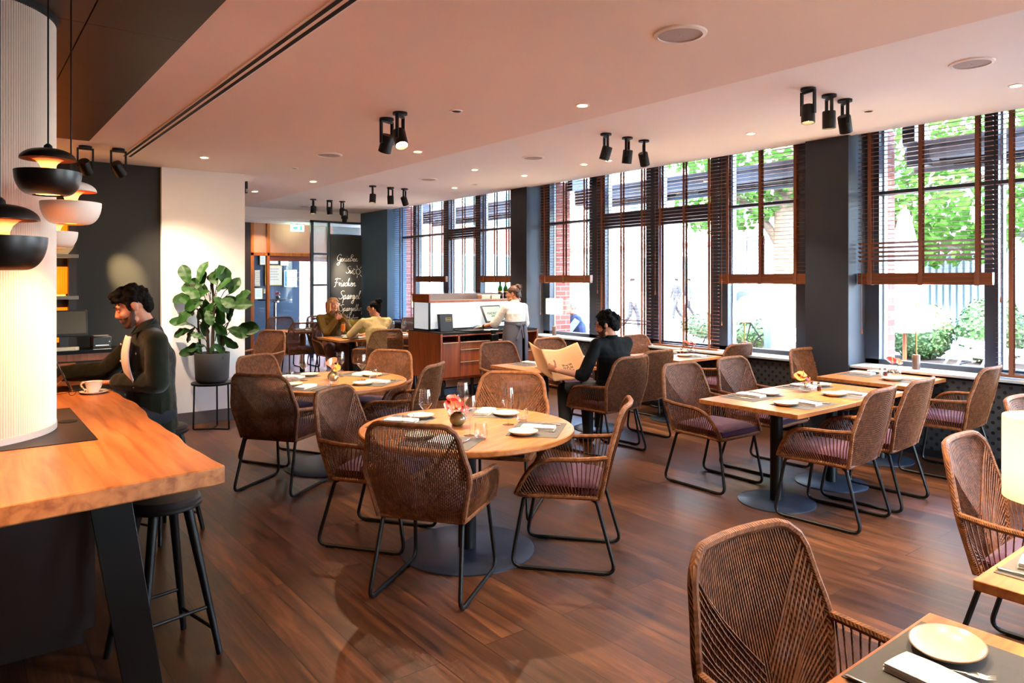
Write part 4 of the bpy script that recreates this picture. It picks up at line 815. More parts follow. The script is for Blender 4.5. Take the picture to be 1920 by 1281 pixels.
# ================================================================ FIG PLANT
t = thing('plant_stand', 'round black three legged side table carrying the fig pot', 'side table', (2.23, 8.2, 0))
MB().lathe([(.001, .5), (.212, .5), (.216, .506), (.216, .52), (.001, .52)], 48).build('top', 'black', t)
hub = Vector((.02, .1, .008))
for k, (x, y) in enumerate(((-.17, .1), (.14, -.13), (.1, .17))):
    MB().tube([(x * .95, y * .95, .502), (x, y, .008)], .0095, 8).build('leg', 'black', t); MB().box(-.01, .01, -.5, .5, 0, .012, Matrix.Translation(((x) / 2, (y) / 2, 0)) @ Matrix.Rotation(math.atan2(-x, y), 4, 'Z') @ Matrix.Diagonal((1, Vector((x, y)).length, 1, 1))).build('floor_bar', 'black', t, False)
t = thing('potted_fig', 'fiddle leaf fig plant in a grey pot before the white wall', 'plant', (2.23, 8.2, .52))
MB().lathe([(.001, 0), (.13, 0), (.155, .012), (.172, .04), (.182, .30), (.182, .325), (.172, .325), (.168, .28), (.001, .28)], 48).build('pot', 'pot', t); MB().lathe([(.168, .285), (.1, .292), (.001, .295)], 32).build('soil', 'soil', t)
rnd = random.Random(11); tips = []
RT = Vector((.7875, -.6163, 0)); FT = Vector((.6163, .7875, 0))          # loose frame used only to lay the branches out
def W3(a, z, d=0.): return RT * a + FT * d + Vector((0, 0, z))
trunks = [[W3(.0, .28), W3(.01, .6), W3(.0, .95, .03), W3(-.02, 1.15)], [W3(-.03, .28, -.03), W3(-.03, .55, -.05), W3(-.05, .8, -.05)], [W3(-.14, .28, .05), W3(-.17, .55, .05), W3(-.18, .74, .06)], [W3(.10, .28, .0), W3(.13, .5, -.03), W3(.2, .66, -.05)]]
b = MB()
for tr, r in zip(trunks, (.02, .017, .015, .013)): b.tube(spl(tr, 5), [lerp(r, r * .6, k / (5 * (len(tr) - 1))) for k in range(5 * (len(tr) - 1) + 1)], 8)
LV = [  # across, height, depth, heading(angle in view plane deg), length, droop
 (-.30, 1.20, 0, 110, .30), (-.12, 1.22, -.1, 80, .32), (.02, 1.25, 0, 55, .26), (.20, 1.15, .02, 95, .34), (.26, 1.0, .05, 25, .30), (.26, .92, -.05, 10, .33), (-.28, 1.0, .08, 172, .34), (-.05, 1.0, -.12, 200, .28),
 (-.10, 1.1, .1, 140, .30), (.08, 1.05, -.12, 320, .28), (.0, .95, .12, 230, .30), (.12, .95, -.1, 280, .27), (-.17, .9, -.1, 215, .30), (-.30, .70, 0, 165, .27), (-.27, .62, -.03, 190, .28), (-.2, .66, -.05, 235, .26), (-.13, .7, -.06, 300, .22),
 (-.24, .74, .1, 60, .22), (.22, .72, 0, 80, .28), (.32, .66, .04, 355, .36), (.24, .64, -.06, 345, .30), (.18, .56, -.06, 300, .28), (.05, .72, -.08, 320, .24), (.1, .6, -.07, 290, .24), (-.06, .52, -.08, 150, .18), (.05, .45, -.08, 320, .2), (.14, .40, -.05, 265, .22),
 (-.12, .33, -.08, 95, .16), (-.16, .34, 0, 180, .30), (-.1, .42, .0, 185, .24), (.02, .33, -.1, 70, .13), (.0, 1.15, .12, 20, .28), (-.2, 1.12, .1, 160, .26), (.1, .88, .1, 250, .26), (-.02, .82, -.12, 260, .24), (.1, 1.2, -.06, 130, .28), (-.1, .95, -.13, 120, .26), (.05, .9, .0, 30, .3), (-.08, 1.18, -.1, 100, .26), (.12, 1.1, -.12, 60, .28), (-.22, 1.05, -.05, 130, .28), (.16, 1.02, -.1, 340, .27), (-.02, 1.02, -.14, 270, .26), (.03, 1.12, -.13, 200, .25), (-.15, 1.0, -.14, 240, .26), (.2, 1.08, .05, 60, .26), (-.05, 1.2, .05, 60, .28), (.1, .98, -.14, 235, .24), (-.22, .95, -.1, 150, .26), (.0, .88, -.14, 300, .24)]
lv = MB()
for a, z, d, hd, L in LV:
    a *= .84; L *= .80; z = .28 + (z - .28) * .86
    st = W3(a * .55, z - .1, d * .5); p0 = W3(a, z, d); b.tube(spl([st, st.lerp(p0, .5) + Vector((0, 0, .02)), p0], 4), .0045, 6)
    dr = (RT * math.cos(R(hd)) + Vector((0, 0, math.sin(R(hd)))) + FT * rnd.uniform(-.5, .5)).normalized(); nrm = (FT * -1 + Vector((0, 0, .6)) + RT * rnd.uniform(-.7, .7)).normalized(); sd = dr.cross(nrm).normalized(); nrm = sd.cross(dr)
    w = L * rnd.uniform(.30, .36); bend = rnd.uniform(.05, .35); fold = rnd.uniform(.1, .4)
    def f(u, v):
        x = u * 2 - 1; wid = w * (math.sin(math.pi * min(1, v * .97 + .03)) ** .7) * (.55 + .55 * v) * (1 - .12 * math.exp(-((v - .42) / .12) ** 2))
        return p0 + dr * (L * v) + sd * (x * wid) + nrm * (abs(x) * wid * fold - L * bend * v * v + .006 * math.sin(v * 20 + x * 2) * abs(x))
    lv.grid(f, 8, 12)
lv.v = [(x, min(y, .405), z) for x, y, z in lv.v]; b.v = [(x, min(y, .40), z) for x, y, z in b.v]
b.build('trunk', 'bark', t); lv.build('foliage', 'green_leaf', t, angle=180)
# ================================================================ SERVICE STATION
t = thing('service_station', 'cherry wood waiter station with frosted glass upstand behind the tables', 'sideboard', (5.19, 8.2, 0))
L, Dp = 1.73, .88
MB().box(.005, L - .005, .005, Dp, .885, .916).build('worktop', 'blackpaint', t, False)
b = MB().box(0, .03, 0, Dp, .27, .905).box(L - .03, L, 0, Dp, .27, .905).box(.03, L - .03, .02, Dp, .27, .30).box(.03, L - .03, Dp - .02, Dp, .3, .885).box(.03, L - .03, .0, .03, .868, .885)
for x in (.285, .85, 1.25): b.box(x, x + .03, .0, Dp, .3, .885)
b.box(.03, 1.25, .02, Dp - .02, .77, .785).box(1.28, L - .03, .02, Dp - .02, .6, .615)
b.build('carcass', 'walnut', t, False)
def front(nm, x0, x1, z0, z1):
    d = MB().box(x0, x1, -.002, .02, z0, z1).build(nm, 'walnut', t, True, bevel=.002); MB().box(x0, x1, -.012, .0, z1, z1 + .007).build('edge_pull', 'ceramic', d, False)
front('door', .034, .282, .304, .775)
for z0, z1 in ((.685, .775), (.515, .672), (.304, .502)): front('drawer', .319, .847, z0, z1)
front('door', .884, 1.247, .304, .775); front('drawer', 1.284, L - .034, .304, .59)
b = MB()
for x in (.06, .55, 1.1, L - .06):
    for y in (.05, Dp - .05): b.box(x - .015, x + .015, y - .015, y + .015, 0, .27)
b.box(0, L, .03, .07, .0, .03).box(0, L, Dp - .07, Dp - .03, 0, .03).box(0, L, .03, Dp - .03, .0, .012)
b.build('steel_base', 'black', t, False)
u = MB()
for x in (.06, L - .06):
    u.box(x - .012, x + .012, .38, .40, .916, 1.32).box(x - .012, x + .012, .80, .82, .916, 1.32).box(x - .012, x + .012, .38, .82, .916, .945)
u.box(.05, L - .05, .385, .40, .916, .95); u.build('upstand_frame', 'black', t, False)
MB().box(.055, .06, .40, .80, .945, 1.32).build('end_glass', 'frost', t, False); MB().box(.075, L - .075, .39, .396, .95, 1.32).build('front_glass', 'frost', t, False)
MB().box(.04, L - .04, .37, .84, 1.32, 1.345).box(.04, L - .04, .82, .84, 1.345, 1.44).box(.04, .06, .37, .84, 1.345, 1.44).build('top_shelf', 'walnut', t, False)
MB().box(.06, L - .04, .375, .39, 1.345, 1.36).box(.06, L - .06, .81, .82, 1.345, 1.44).build('shelf_edge', 'greyplastic', t, False)
lamp('station_light', 'SPOT', (6.0, 8.5, 1.31), 2, NEUT, .1, (6.0, 8.5, .9), 150, .8)
for k in range(6):
    g = thing('napkin_stack', 'dark item in the open slot of the waiter station, %s from the end panel' % ('first', 'second', 'third', 'fourth', 'fifth', 'sixth')[k], 'crockery', (5.58 + k * .075, 8.34, .786), 0, 'dark bowls in the station slot'); MB().lathe([(.001, 0), (.02, 0), (.032, .035), (.03, .035), (.018, .004), (.001, .004)], 16).build('bowl', 'blackpaint', g)
def bottle(x, y, z, lb, m, r=.033, h=.27, cap='blackpaint'):
    g = thing('oil_bottle', lb, 'bottle', (x, y, z), 0, 'oil bottles on the waiter station'); s = r / .033
    MB().lathe([(.001, 0), (r, 0), (r + .001, .01), (r + .001, h * .62), (r * .75, h * .72), (.013, h * .8), (.012, h * .93), (.001, h * .93)], 24).build('glass', m, g); MB().lathe([(.0145, h * .86), (.0145, h), (.001, h)], 16).build('cap', cap, g)
    lb_ = MB().lathe([(r + .0018, h * .18), (r + .0018, h * .5)], 24); lb_.f = lb_.f[:-2]; lb_.mi = lb_.mi[:-2]; lb_.build('label', 'ink', g)
    lg = MB().lathe([(r + .0024, h * .4), (r + .0024, h * .46)], 24); lg.f = lg.f[:-2]; lg.mi = lg.mi[:-2]; lg.build('label_mark', 'gold', g)
bottle(6.70, 8.86, 1.345, 'green oil bottle with black cap on the waiter station shelf', 'oil'); bottle(6.79, 8.84, 1.345, 'green oil bottle with wooden stopper beside the waitress hair', 'oil', h=.26, cap='ceramic_rim'); bottle(6.85, 8.92, 1.345, 'short dark bottle behind the oil bottles', 'oil', .028, .17)
for x, lb in ((6.36, 'white card box on the waiter station shelf, away from the bottles'), (6.55, 'white card box on the waiter station shelf, beside the bottles')):
    g = thing('box', lb, 'box', (x, 8.82, 1.345), 4, 'white boxes on the station shelf'); MB().prism([(-.085, -.05), (.085, -.05), (.085, .05), (-.085, .05)], 0, .07).build('body', 'ceramic', g, True, bevel=.004); MB().box(-.088, .088, -.053, .053, .052, .074).build('lid', 'linen', g, True, bevel=.003)
g = thing('serving_tray', 'round black serving tray under the hand of the waitress', 'tray', (5.80, 8.40, .916)); MB().lathe([(.001, .001), (.2, .001), (.215, .014), (.211, .015), (.197, .005), (.001, .005)], 48).build('tray', 'black', g)
for k in range(3):
    g = thing('menu_folder', 'dark blue menu folder on the waiter station, %s of three' % ('front', 'middle', 'back')[k], 'menu', (5.44 + k * .004, 8.44 + k * .035, .916), -6 + k * 5, 'menus on the waiter station'); MB().box(-.10, .10, -.012, .012, 0, .245, Matrix.Rotation(R(-7), 4, 'X')).build('cover', mat('menu_blue', '#1e2632', .6), g, True, bevel=.003)
    if k == 0:
        T = Matrix.Rotation(R(-7), 4, 'X'); e = MB()
        for x0, x1, z0, z1 in ((-.01, .075, .145, .149), (-.01, .075, .19, .194), (-.01, -.006, .145, .194), (.071, .075, .145, .194)): e.box(x0, x1, -.0135, -.012, z0, z1, T)
        e.build('emblem_frame', 'gold', g, False); text('emblem_text', 'MADISON', .019, 'gold', g, T @ frame_T((.032, -.0125, .162), (1, 0, 0), (0, 0, 1), (0, -1, 0)))
g = thing('order_screen', 'tilted order screen with mint display facing the waitress', 'monitor', (6.30, 8.44, .916), 12); T = Matrix.Translation((0, 0, .1)) @ Matrix.Rotation(R(-26), 4, 'X')
MB().box(-.21, .21, -.012, .014, 0, .27, T).build('housing', 'plastic', g, True, bevel=.006); MB().box(-.188, .188, -.0135, -.0115, .022, .25, T).build('display', 'screen_mint', g, False); MB().box(-.09, .09, -.02, .14, 0, .012).box(-.05, .05, .03, .07, .01, .2).build('stand', 'plastic', g, True, bevel=.004)
text('display_text', 'MADISON', .058, 'ink', g, T @ frame_T((-.0, -.0145, .12), (1, 0, 0), (0, 0, 1), (0, -1, 0))); text('display_text', 'RESTAURANT', .02, 'ink', g, T @ frame_T((0, -.0145, .085), (1, 0, 0), (0, 0, 1), (0, -1, 0)))
g = thing('cloth', 'dark blue folded cloth beside the order screen', 'cloth', (6.06, 8.58, .916)); MB().ell((0, 0, .02), (.08, .07, .035)).build('cloth', 'bluebag', g)
g = thing('paper_pad', 'white paper pad under the arm of the waitress', 'paper', (6.12, 8.33, .916), 8); MB().box(-.1, .1, -.07, .07, 0, .008).build('pad', 'paperw', g, False)
g = thing('pouch', 'black leather pouch hanging at the front of the waiter station', 'pouch', (6.07, 8.165, .64)); MB().box(-.06, .06, -.03, .025, 0, .23).build('bag', 'black_soft', g, True, bevel=.015); MB().box(-.05, .05, -.034, -.029, .1, .22).build('flap', 'black', g, True, bevel=.002); MB().box(-.03, .03, -.0, .045, .22, .285).build('hook', 'black', g, False)
g = thing('red_handle', 'small red emergency handle on the side of the wide navy pillar', 'handle', (7.12, 4.012, .93)); MB().tube([(0, .012, 0), (0, .012, .12)], .012, 10).build('grip', 'redplastic', g); MB().tube([(0, .012, .12), (0, .012, .8)], .002, 6).build('pull_wire', 'black', g)
# exit sign
g = thing('exit_sign', 'lit white and green emergency exit sign above the entrance', 'sign', (5.84, 15.0, 2.86), 0); MB().box(-.14, .14, -.02, .02, -.17, -.03).build('light_panel', 'exit', g, True, bevel=.004); MB().box(-.15, .15, -.025, .025, -.03, 0).build('mount', 'steel', g, False)
b = MB(); b.prism([(-.06, -.035), (-.005, -.035), (-.005, -.07), (.07, -.0), (-.005, .07), (-.005, .035), (-.06, .035)], 0, .002); b.v = [(v[0] - .05, -.021 - v[2], -.1 + v[1] * .7) for v in b.v]; b.box(.05, .1, -.023, -.021, -.15, -.05); b.build('pictogram', 'exit_g', g, False)
# entrance hall: pictures, high table with flower
for k, (x, z, w, h, m, lb) in enumerate(((5.93, 2.12, .15, .24, 'paperw', 'small white framed sheet at the top of the entrance wall'), (6.2, 2.1, .24, .16, 'paperw', 'wide white framed sheet high on the entrance wall'), (6.47, 2.08, .22, .2, 'paperw', 'white framed sheet just under the door header'), (6.2, 1.75, .42, .5, 'ceramic', 'large framed poster on the entrance wall'), (6.62, 1.67, .34, .44, 'paperw', 'framed poster with blue stripe on the entrance wall'), (5.80, 1.68, .14, .4, 'ceramic', 'narrow framed sheet beside the wood door post'), (5.83, 1.30, .2, .28, 'paperw', 'framed certificate low on the entrance wall'), (5.98, 1.36, .08, .13, 'shade_y', 'small yellow sheet low on the entrance wall'))):
    g = thing('picture_frame', lb, 'picture', (x, 17.49, z), 0, 'frames on the entrance wall'); MB().box(-w / 2, w / 2, -.025, 0, -h / 2, h / 2).build('frame', 'gold' if k % 3 == 0 else 'steel', g, False); MB().box(-w / 2 + .015, w / 2 - .015, -.028, -.024, -h / 2 + .015, h / 2 - .015).build('sheet', m, g, False)
    b = MB()
    for q in range(5): b.box(-w * .3, w * (.3 - .1 * (q % 2)), -.0292, -.028, h * (.3 - .13 * q), h * (.3 - .13 * q) + h * .025)
    b.build('print', 'greyplastic', g, False)
    if k == 4: MB().box(-w / 2 + .03, -w / 2 + .08, -.0295, -.028, -h / 2 + .03, h / 2 - .03).build('stripe', 'blue', g, False)
g = thing('high_table', 'round dark standing table in the entrance hall', 'table', (5.85, 16.4, 0)); MB().lathe([(.001, 1.16), (.38, 1.16), (.38, 1.19), (.001, 1.19)], 36).build('top', 'black', g); MB().lathe([(.03, .02), (.03, 1.1), (.09, 1.12), (.09, 1.16), (.001, 1.16)], 20).build('column', 'chrome', g); MB().lathe([(.001, 0), (.24, 0), (.24, .02), (.001, .03)], 32).build('base', 'chrome', g)
flowers(5.9, 16.35, 'pink anthurium on the standing table in the entrance hall', 'small dark vase on the standing table in the entrance hall', [('red', -.03, -.02, .04, .05), ('pinkf', .03, 0, .05, .05)], 1.19)
# blackboard with handwriting
g = thing('blackboard', 'tall blackboard panel with white handwriting and a small sun', 'blackboard', (6.725, 14.385, 0)); MB().box(-.395, .395, -.01, .012, .06, 2.58).build('board', 'board', g, False)
GL = {  # one stroke list per letter, unit box x 0..w, y 0 = baseline, 1 = x-height
 'G': (1.5, [[(1.3, 1.7), (.9, 2.1), (.3, 1.7), (.1, .9), (.5, .2), (1.1, .4), (1.2, 1), (.8, .95), (1.25, .95), (1.2, -.6), (.8, -1.2), (.4, -.8), (1.4, .1)]]), 'S': (1.3, [[(1.15, 1.9), (.7, 2.1), (.3, 1.7), (.6, 1.2), (1, .7), (.7, .1), (.2, .1), (0, .4)]]),
 'F': (1.4, [[(0, 1.8), (.5, 2.05), (1.5, 1.95)], [(.6, 2), (.5, 1), (.4, 0), (.1, -.1)], [(.1, 1.0), (1, 1.05)]]), 'H': (1.4, [[(.2, 2), (.2, 0)], [(1.1, 2), (1.05, 0), (1.3, .1)], [(.1, 1), (1.2, 1.05)]]), 'v': (.9, [[(0, .9), (.3, .05), (.7, 1), (.9, .9)]]),
 'e': (.8, [[(0, .3), (.5, .6), (.4, .95), (.15, .7), (.2, .1), (.5, 0), (.8, .3)]]), 'n': (1., [[(0, .8), (.1, 0), (.2, .7), (.5, .9), (.55, .05), (.75, .05), (1, .3)]]), 'i': (.5, [[(.1, .9), (.1, .1), (.25, 0), (.5, .3)], [(.15, 1.4), (.2, 1.5)]]), 'u': (1., [[(.05, .9), (.1, .1), (.4, .1), (.6, .9), (.6, .1), (.8, .05), (1, .3)]]),
 'r': (.7, [[(0, .5), (.15, 1), (.3, .8), (.3, .05), (.3, .6), (.7, .85)]]), 's': (.7, [[(0, .2), (.35, 1), (.45, .5), (.35, .05), (.1, .05), (.7, .25)]]), 'c': (.7, [[(.6, .8), (.3, .95), (.1, .4), (.3, 0), (.7, .3)]]), 'h': (.95, [[(0, .4), (.35, 1.9), (.2, 1.9), (.1, 0), (.3, .8), (.5, .8), (.5, .05), (.95, .3)]]),
 'p': (.95, [[(.05, .9), (.1, -1), (.15, .7), (.5, .95), (.6, .4), (.3, 0), (.95, .3)]]), 'a': (.9, [[(.6, .8), (.3, .95), (.1, .4), (.3, 0), (.6, .8), (.6, .05), (.9, .3)]]), 'g': (.9, [[(.6, .8), (.3, .95), (.1, .4), (.3, .1), (.6, .8), (.55, -.8), (.3, -1.1), (.1, -.7), (.9, .3)]]), 'l': (.6, [[(0, .3), (.4, 1.8), (.2, 1.9), (.15, .2), (.3, 0), (.6, .3)]]),
 'o': (.9, [[(.4, .95), (.1, .6), (.2, .05), (.5, .1), (.6, .7), (.4, .95), (.9, .8)]]), 'm': (1.35, [[(0, .8), (.1, 0), (.2, .8), (.4, .8), (.45, 0), (.55, .8), (.8, .8), (.85, .05), (1.35, .3)]]), 'f': (.7, [[(0, .3), (.45, 1.8), (.25, 1.8), (.15, -1), (.35, -.9), (.2, .1), (.7, .3)]]), 't': (.6, [[(.2, 1.6), (.2, .1), (.6, .2)], [(0, 1.05), (.5, 1.1)]]),
 'k': (.9, [[(0, .3), (.3, 1.9), (.15, 1.8), (.1, 0)], [(.6, .9), (.2, .4), (.7, 0), (.9, .3)]]), 'd': (.95, [[(.6, .8), (.3, .95), (.1, .4), (.3, 0), (.6, .6), (.7, 1.9), (.6, .1), (.95, .3)]]), 'b': (.8, [[(0, .3), (.3, 1.9), (.1, .1), (.5, .1), (.5, .8), (.8, .8)]]), 'B': (1.1, [[(.2, 0), (.3, 2), (.9, 1.7), (.4, 1.1), (1, .6), (.3, 0)]]), ' ': (.7, [])}
def hand(txt, x, z, s, name='handwriting'):
    b = MB(); cx = x
    for ch in txt:
        w, st = GL[ch]
        for q in st: b.tube(spl([((cx + (px + .22 * py) * s), -.0125, z + py * s) for px, py in q], 4), .0042, 5)
        cx += w * s * .92
    b.build(name, 'chalk', g)
for txt, x, z, s in (('GenieBen', -.27, 2.02, .072), ('Sie', -.05, 1.76, .075), ('Frischen', -.33, 1.48, .082), ('Spargel', -.22, 1.2, .088), ('vom', -.34, 1.06, .06), ('Spargelhof', -.2, .94, .07), ('Huber', -.05, .74, .065), ('schinken', -.18, .50, .07), ('total', -.12, .3, .07)): hand(txt, x, z + .02, s)
b = MB(); b.tube([(.24 + .05 * math.cos(k * .3927), -.0125, 1.82 + .06 * math.sin(k * .3927)) for k in range(16)], .005, 5, closed=True)
for k in range(7): a = k * .9; b.tube([(.24 + .08 * math.cos(a), -.0125, 1.82 + .09 * math.sin(a)), (.24 + .125 * math.cos(a), -.0125, 1.82 + .14 * math.sin(a))], .005, 5)
b.build('sun_drawing', 'chalk', g)
# blue bag on the floor, yellow jacket over a chair
g = thing('handbag', 'dark blue bag on the floor beside the chair of the blond woman', 'bag', (4.62, 10.35, 0), 20); MB().box(-.07, .07, -.15, .15, 0, .27).build('body', 'bluebag', g, True, bevel=.04); MB().tube(spl([(0, -.1, .26), (0, -.08, .38), (0, .08, .38), (0, .1, .26)], 6), .008, 6).build('strap', 'black', g)
g = thing('yellow_jacket', 'yellow jacket hung over the chair between the two women', 'jacket', (5.40, 11.22, 0))
b = MB(); b.grid(lambda u, v: Vector(((u - .5) * .52 + .02 * math.sin(v * 9), .14 - .17 * math.sin(math.pi * (.15 + v * .62)) * 1.0 + .012 * math.sin(u * 17), .97 - abs(v - .5) * .62 - .03 * abs(u - .5))), 20, 20); b.build('cloth', 'yolk', g, angle=180).modifiers.new('t', 'SOLIDIFY').thickness = .018
for k in range(3): MB().ell((.0, -.045, .9 - k * .09), (.012, .006, .012)).build('button', 'ink', g)
# ================================================================ PEOPLE
V3 = lambda p: Vector(p)
def hbasis(f, up=(0, 0, 1)):
    f = V3(f).normalized(); s = f.cross(V3(up)).normalized(); return s, f, s.cross(f)      # side (own right), forward, up
def hand(B, w, d, n, t, curl=.5, k=1.0, spread=.006):
    """wrist w, finger direction d, back of hand n, thumb side t"""
    w, d, n, t = V3(w), V3(d).normalized(), V3(n).normalized(), V3(t).normalized(); t = (t - d * t.dot(d)).normalized()
    B.cap(w - d * .01, w + d * .078 * k, .026 * k, .037 * k, side=t, flat=.42)
    for i, (o, L) in enumerate(((.027, .068), (.009, .076), (-.009, .070), (-.026, .054))):
        p = w + d * .078 * k + t * o * k; a = curl * (.8 + .12 * i); dd = d + t * (o * spread * 40)
        for j, (fr, r) in enumerate(((.42, .0088), (.33, .008), (.25, .0072))):
            e = (dd * math.cos(a) - n * math.sin(a)).normalized(); q = p + e * L * fr * k; B.cap(p, q, r * k, r * .95 * k, n=8); p = q; a += curl * .75
    p = w + d * .022 * k + t * .028 * k; e = (d * .55 + t * .8 - n * .15).normalized(); q = p + e * .038 * k; B.cap(p, q, .0125 * k, .0105 * k, n=8)
    e = (d * .85 + t * .3 - n * .35).normalized(); B.cap(q, q + e * .034 * k, .010 * k, .0085 * k, n=8)
def head(B, c, f, up, neck, k=1.0):
    s, f, u = hbasis(f, up); c = V3(c); P = lambda a, b, h: c + s * a * k + f * b * k + u * h * k; bs = (s, f, u); E = lambda p, r: B.ell(p, tuple(x * k for x in r), bs, 18, 12)
    E(P(0, -.015, .032), (.073, .092, .080)); E(P(0, .022, -.015), (.060, .074, .075)); E(P(0, .03, -.058), (.050, .058, .046)); E(P(0, .066, -.090), (.024, .022, .020))
    B.cap(P(0, .086, .014), P(0, .103, -.020), .0085 * k, .0125 * k, n=10); B.cap(P(-.011, .095, -.027), P(.011, .095, -.027), .0085 * k, .0085 * k, n=8)
    for q in (-1, 1):
        B.cap(P(q * .012, .086, .032), P(q * .045, .074, .030), .0105 * k, .009 * k, n=8); E(P(q * .036, .062, -.022), (.022, .024, .02))
        B.cap(P(q * .048, .02, -.075), P(q * .03, .05, -.09), .02 * k, .018 * k); E(P(q * .077, -.012, -.002), (.011, .018, .031))
    B.cap(P(-.014, .086, -.052), P(.014, .086, -.052), .0085 * k, .0085 * k, n=8)
    B.cap(neck, c - f * .018 * k - u * .05 * k, .056 * k, .054 * k); return P, bs
def face(t, P, bs, k=1.0, lid=False, browm='hair_dk'):
    for q in (-1, 1):
        if lid: MB().ell(P(q * .031, .0795, .008), (.0125 * k, .007 * k, .0085 * k), bs, 14, 10).build('eyelid', 'skin', t)
        else:
            e = MB().ell(P(q * .031, .0755, .010), (.0112 * k,) * 3, bs, 14, 10).build('eye', 'eye', t)
            MB().ell(P(q * .031, .0835, .0095), (.0062 * k, .004 * k, .0062 * k), bs, 10, 8).build('iris', 'iris', e); MB().ell(P(q * .031, .0752, .0145), (.0132 * k, .0122 * k, .0085 * k), bs, 14, 10).build('eyelid', 'skin', t)
        MB().tube([P(q * .014, .0945, .036), P(q * .03, .092, .041), P(q * .05, .081, .035)], [.003 * k, .0042 * k, .002 * k], 6).build('eyebrow', browm, t)
    MB().tube(spl([P(-.022, .0885, -.0535), P(-.008, .097, -.0505), P(.008, .097, -.0505), P(.022, .0885, -.0535)], 3), [.002] + [.0042] * 8 + [.002], 6).tube(spl([P(-.018, .089, -.058), P(0, .0965, -.0605), P(.018, .089, -.058)], 3), [.002] + [.0048] * 5 + [.002], 6).build('lips', 'lip', t)
def torso(B, J, g=0., hem=None):
    pel, ch, nk = V3(J['pel']), V3(J['ch']), V3(J['nk']); s = (V3(J['sR']) - V3(J['sL'])).normalized(); w = J.get('w', 1.0); m = pel.lerp(ch, .5)
    lo = pel if hem is None else pel + (pel - ch).normalized() * hem
    B.cap(lo, m, (.165 * w + g), (.148 * w + g), side=s, flat=.68); B.cap(m, ch, (.148 * w + g), (.170 * w + g), side=s, flat=.66); top = nk - (nk - ch).normalized() * .06
    B.cap(ch, top, (.168 * w + g), (.10 * w + g), side=s, flat=.66)
    for k_ in ('sL', 'sR'): B.cap(top - (nk - ch).normalized() * .01, V3(J[k_]), .062 + g * .6, .05 * w + g * .5); B.cap(ch, V3(J[k_]), .10 * w + g, .05 * w + g * .5)
def arms(B, J, g=0., upto=1.0, ra=1.0):
    for k_ in 'LR':
        s, e, w = V3(J['s' + k_]), V3(J['e' + k_]), V3(J['w' + k_]); q = upto if not isinstance(upto, dict) else upto[k_]
        if q < 1:
            x = s.lerp(e, q); B.cap(s, x, .053 * ra + g, lerp(.053, .042, q) * ra + g)
        else:
            B.cap(s, e, .05 * (1 + ra) / 2 + g * .6, .042 * ra + g); r = q - 1; x = e.lerp(w, r if r > 0 else 1); B.cap(e, x, .042 * ra + g, lerp(.042, .028, r if r > 0 else 1) * ra + g)
def legs(B, J, g=0., feet=False, upto=1.0):
    for k_ in 'LR':
        h, n_, a = V3(J['h' + k_]), V3(J['k' + k_]), V3(J['a' + k_]); B.cap(h, n_, .088 + g, .060 + g); B.cap(n_, n_.lerp(a, upto), .058 + g, lerp(.058, .040, upto) + g)
def shoes(t, J, m='blackpaint'):
    for k_ in 'LR':
        a, d = V3(J['a' + k_]), V3(J['foot' + k_]).normalized(); B = MB().cap(a + Vector((0, 0, -.045)) - d * .03, a + d * .15 + Vector((0, 0, -.06)), .042, .032, n=12); B.remesh('shoe', m, t, .008, 2)
def person(label, J, skin='skin', group=None, extra=None, hands=True, voxel=.0055):
    t = thing('person', label, 'person'); B = MB(); P, bs = head(B, J['head'], J['f'], J.get('up', (0, 0, 1)), J['nk'], J.get('hk', 1.0))
    torso(B, J, -.012); arms(B, J, -.004); legs(B, J, -.012)
    for k_ in 'LR':
        if 'd' + k_ in J: hand(B, V3(J['w' + k_]), *J['d' + k_])
        a, d = V3(J['a' + k_]), V3(J['foot' + k_]).normalized(); B.cap(a, a + d * .12 - Vector((0, 0, .05)), .036, .028)
    B.remesh('body', skin, t, voxel, 3); return t, P, bs
def collar(t, J, m, r=.064, h=.045, tilt=.25, name='collar'):
    nk, ch = V3(J['nk']), V3(J['ch']); u = (nk - ch).normalized(); s = (V3(J['sR']) - V3(J['sL'])).normalized(); f = u.cross(s)
    b = MB(); n = 28
    def fn(a, v): th = R(-160 + 320 * a) + math.pi / 2 + math.pi; rr = r * (1.12 - .16 * v) ; return nk + s * (rr * math.cos(th)) - f * (rr * math.sin(th)) * -1 + u * (-.035 + (h + .02) * v) - f * 0
    b.grid(fn, n, 4); o = b.build(name, m, t, angle=180); q = o.modifiers.new('t', 'SOLIDIFY'); q.thickness = .008; return o
# ---- man at the bar in a dark corduroy shirt
J = dict(pel=(1.01, 5.03, .79), ch=(.995, 5.02, 1.13), nk=(.965, 5.02, 1.355), sL=(.985, 4.835, 1.265), sR=(.975, 5.215, 1.265), eL=(.985, 4.80, 1.015), wL=(.785, 5.08, 1.005), eR=(.80, 5.42, 1.04), wR=(.56, 5.60, 1.02),
    head=(.885, 5.03, 1.475), f=(-.92, .12, -.42), up=(-.25, .05, 1), hL=(1.02, 4.93, .78), hR=(1.02, 5.13, .78), kL=(.63, 4.90, .74), kR=(.63, 5.16, .74), aL=(.74, 4.90, .32), aR=(.74, 5.16, .32), footL=(-1, 0, -.2), footR=(-1, 0, -.2), w=1.06,
    dL=((-.62, .75, -.12), (.1, .1, 1), (.6, .5, 0), .28), dR=((-.9, .3, -.2), (0, 0, 1), (-.3, -1, 0), .35))
t, P, bs = person('man with dark curly hair and beard in an open dark corduroy shirt at the bar', J)
face(t, P, bs, 1, True)
B = MB(); torso(B, J, .03, .16); arms(B, J, .022, dict(L=1.86, R=1.95), 1.12)
B.remesh('corduroy_shirt', 'cord', t, .0085, 3, .012, .09)
s, f, u = hbasis((-1, -.35, 0)); c = V3(J['ch'])
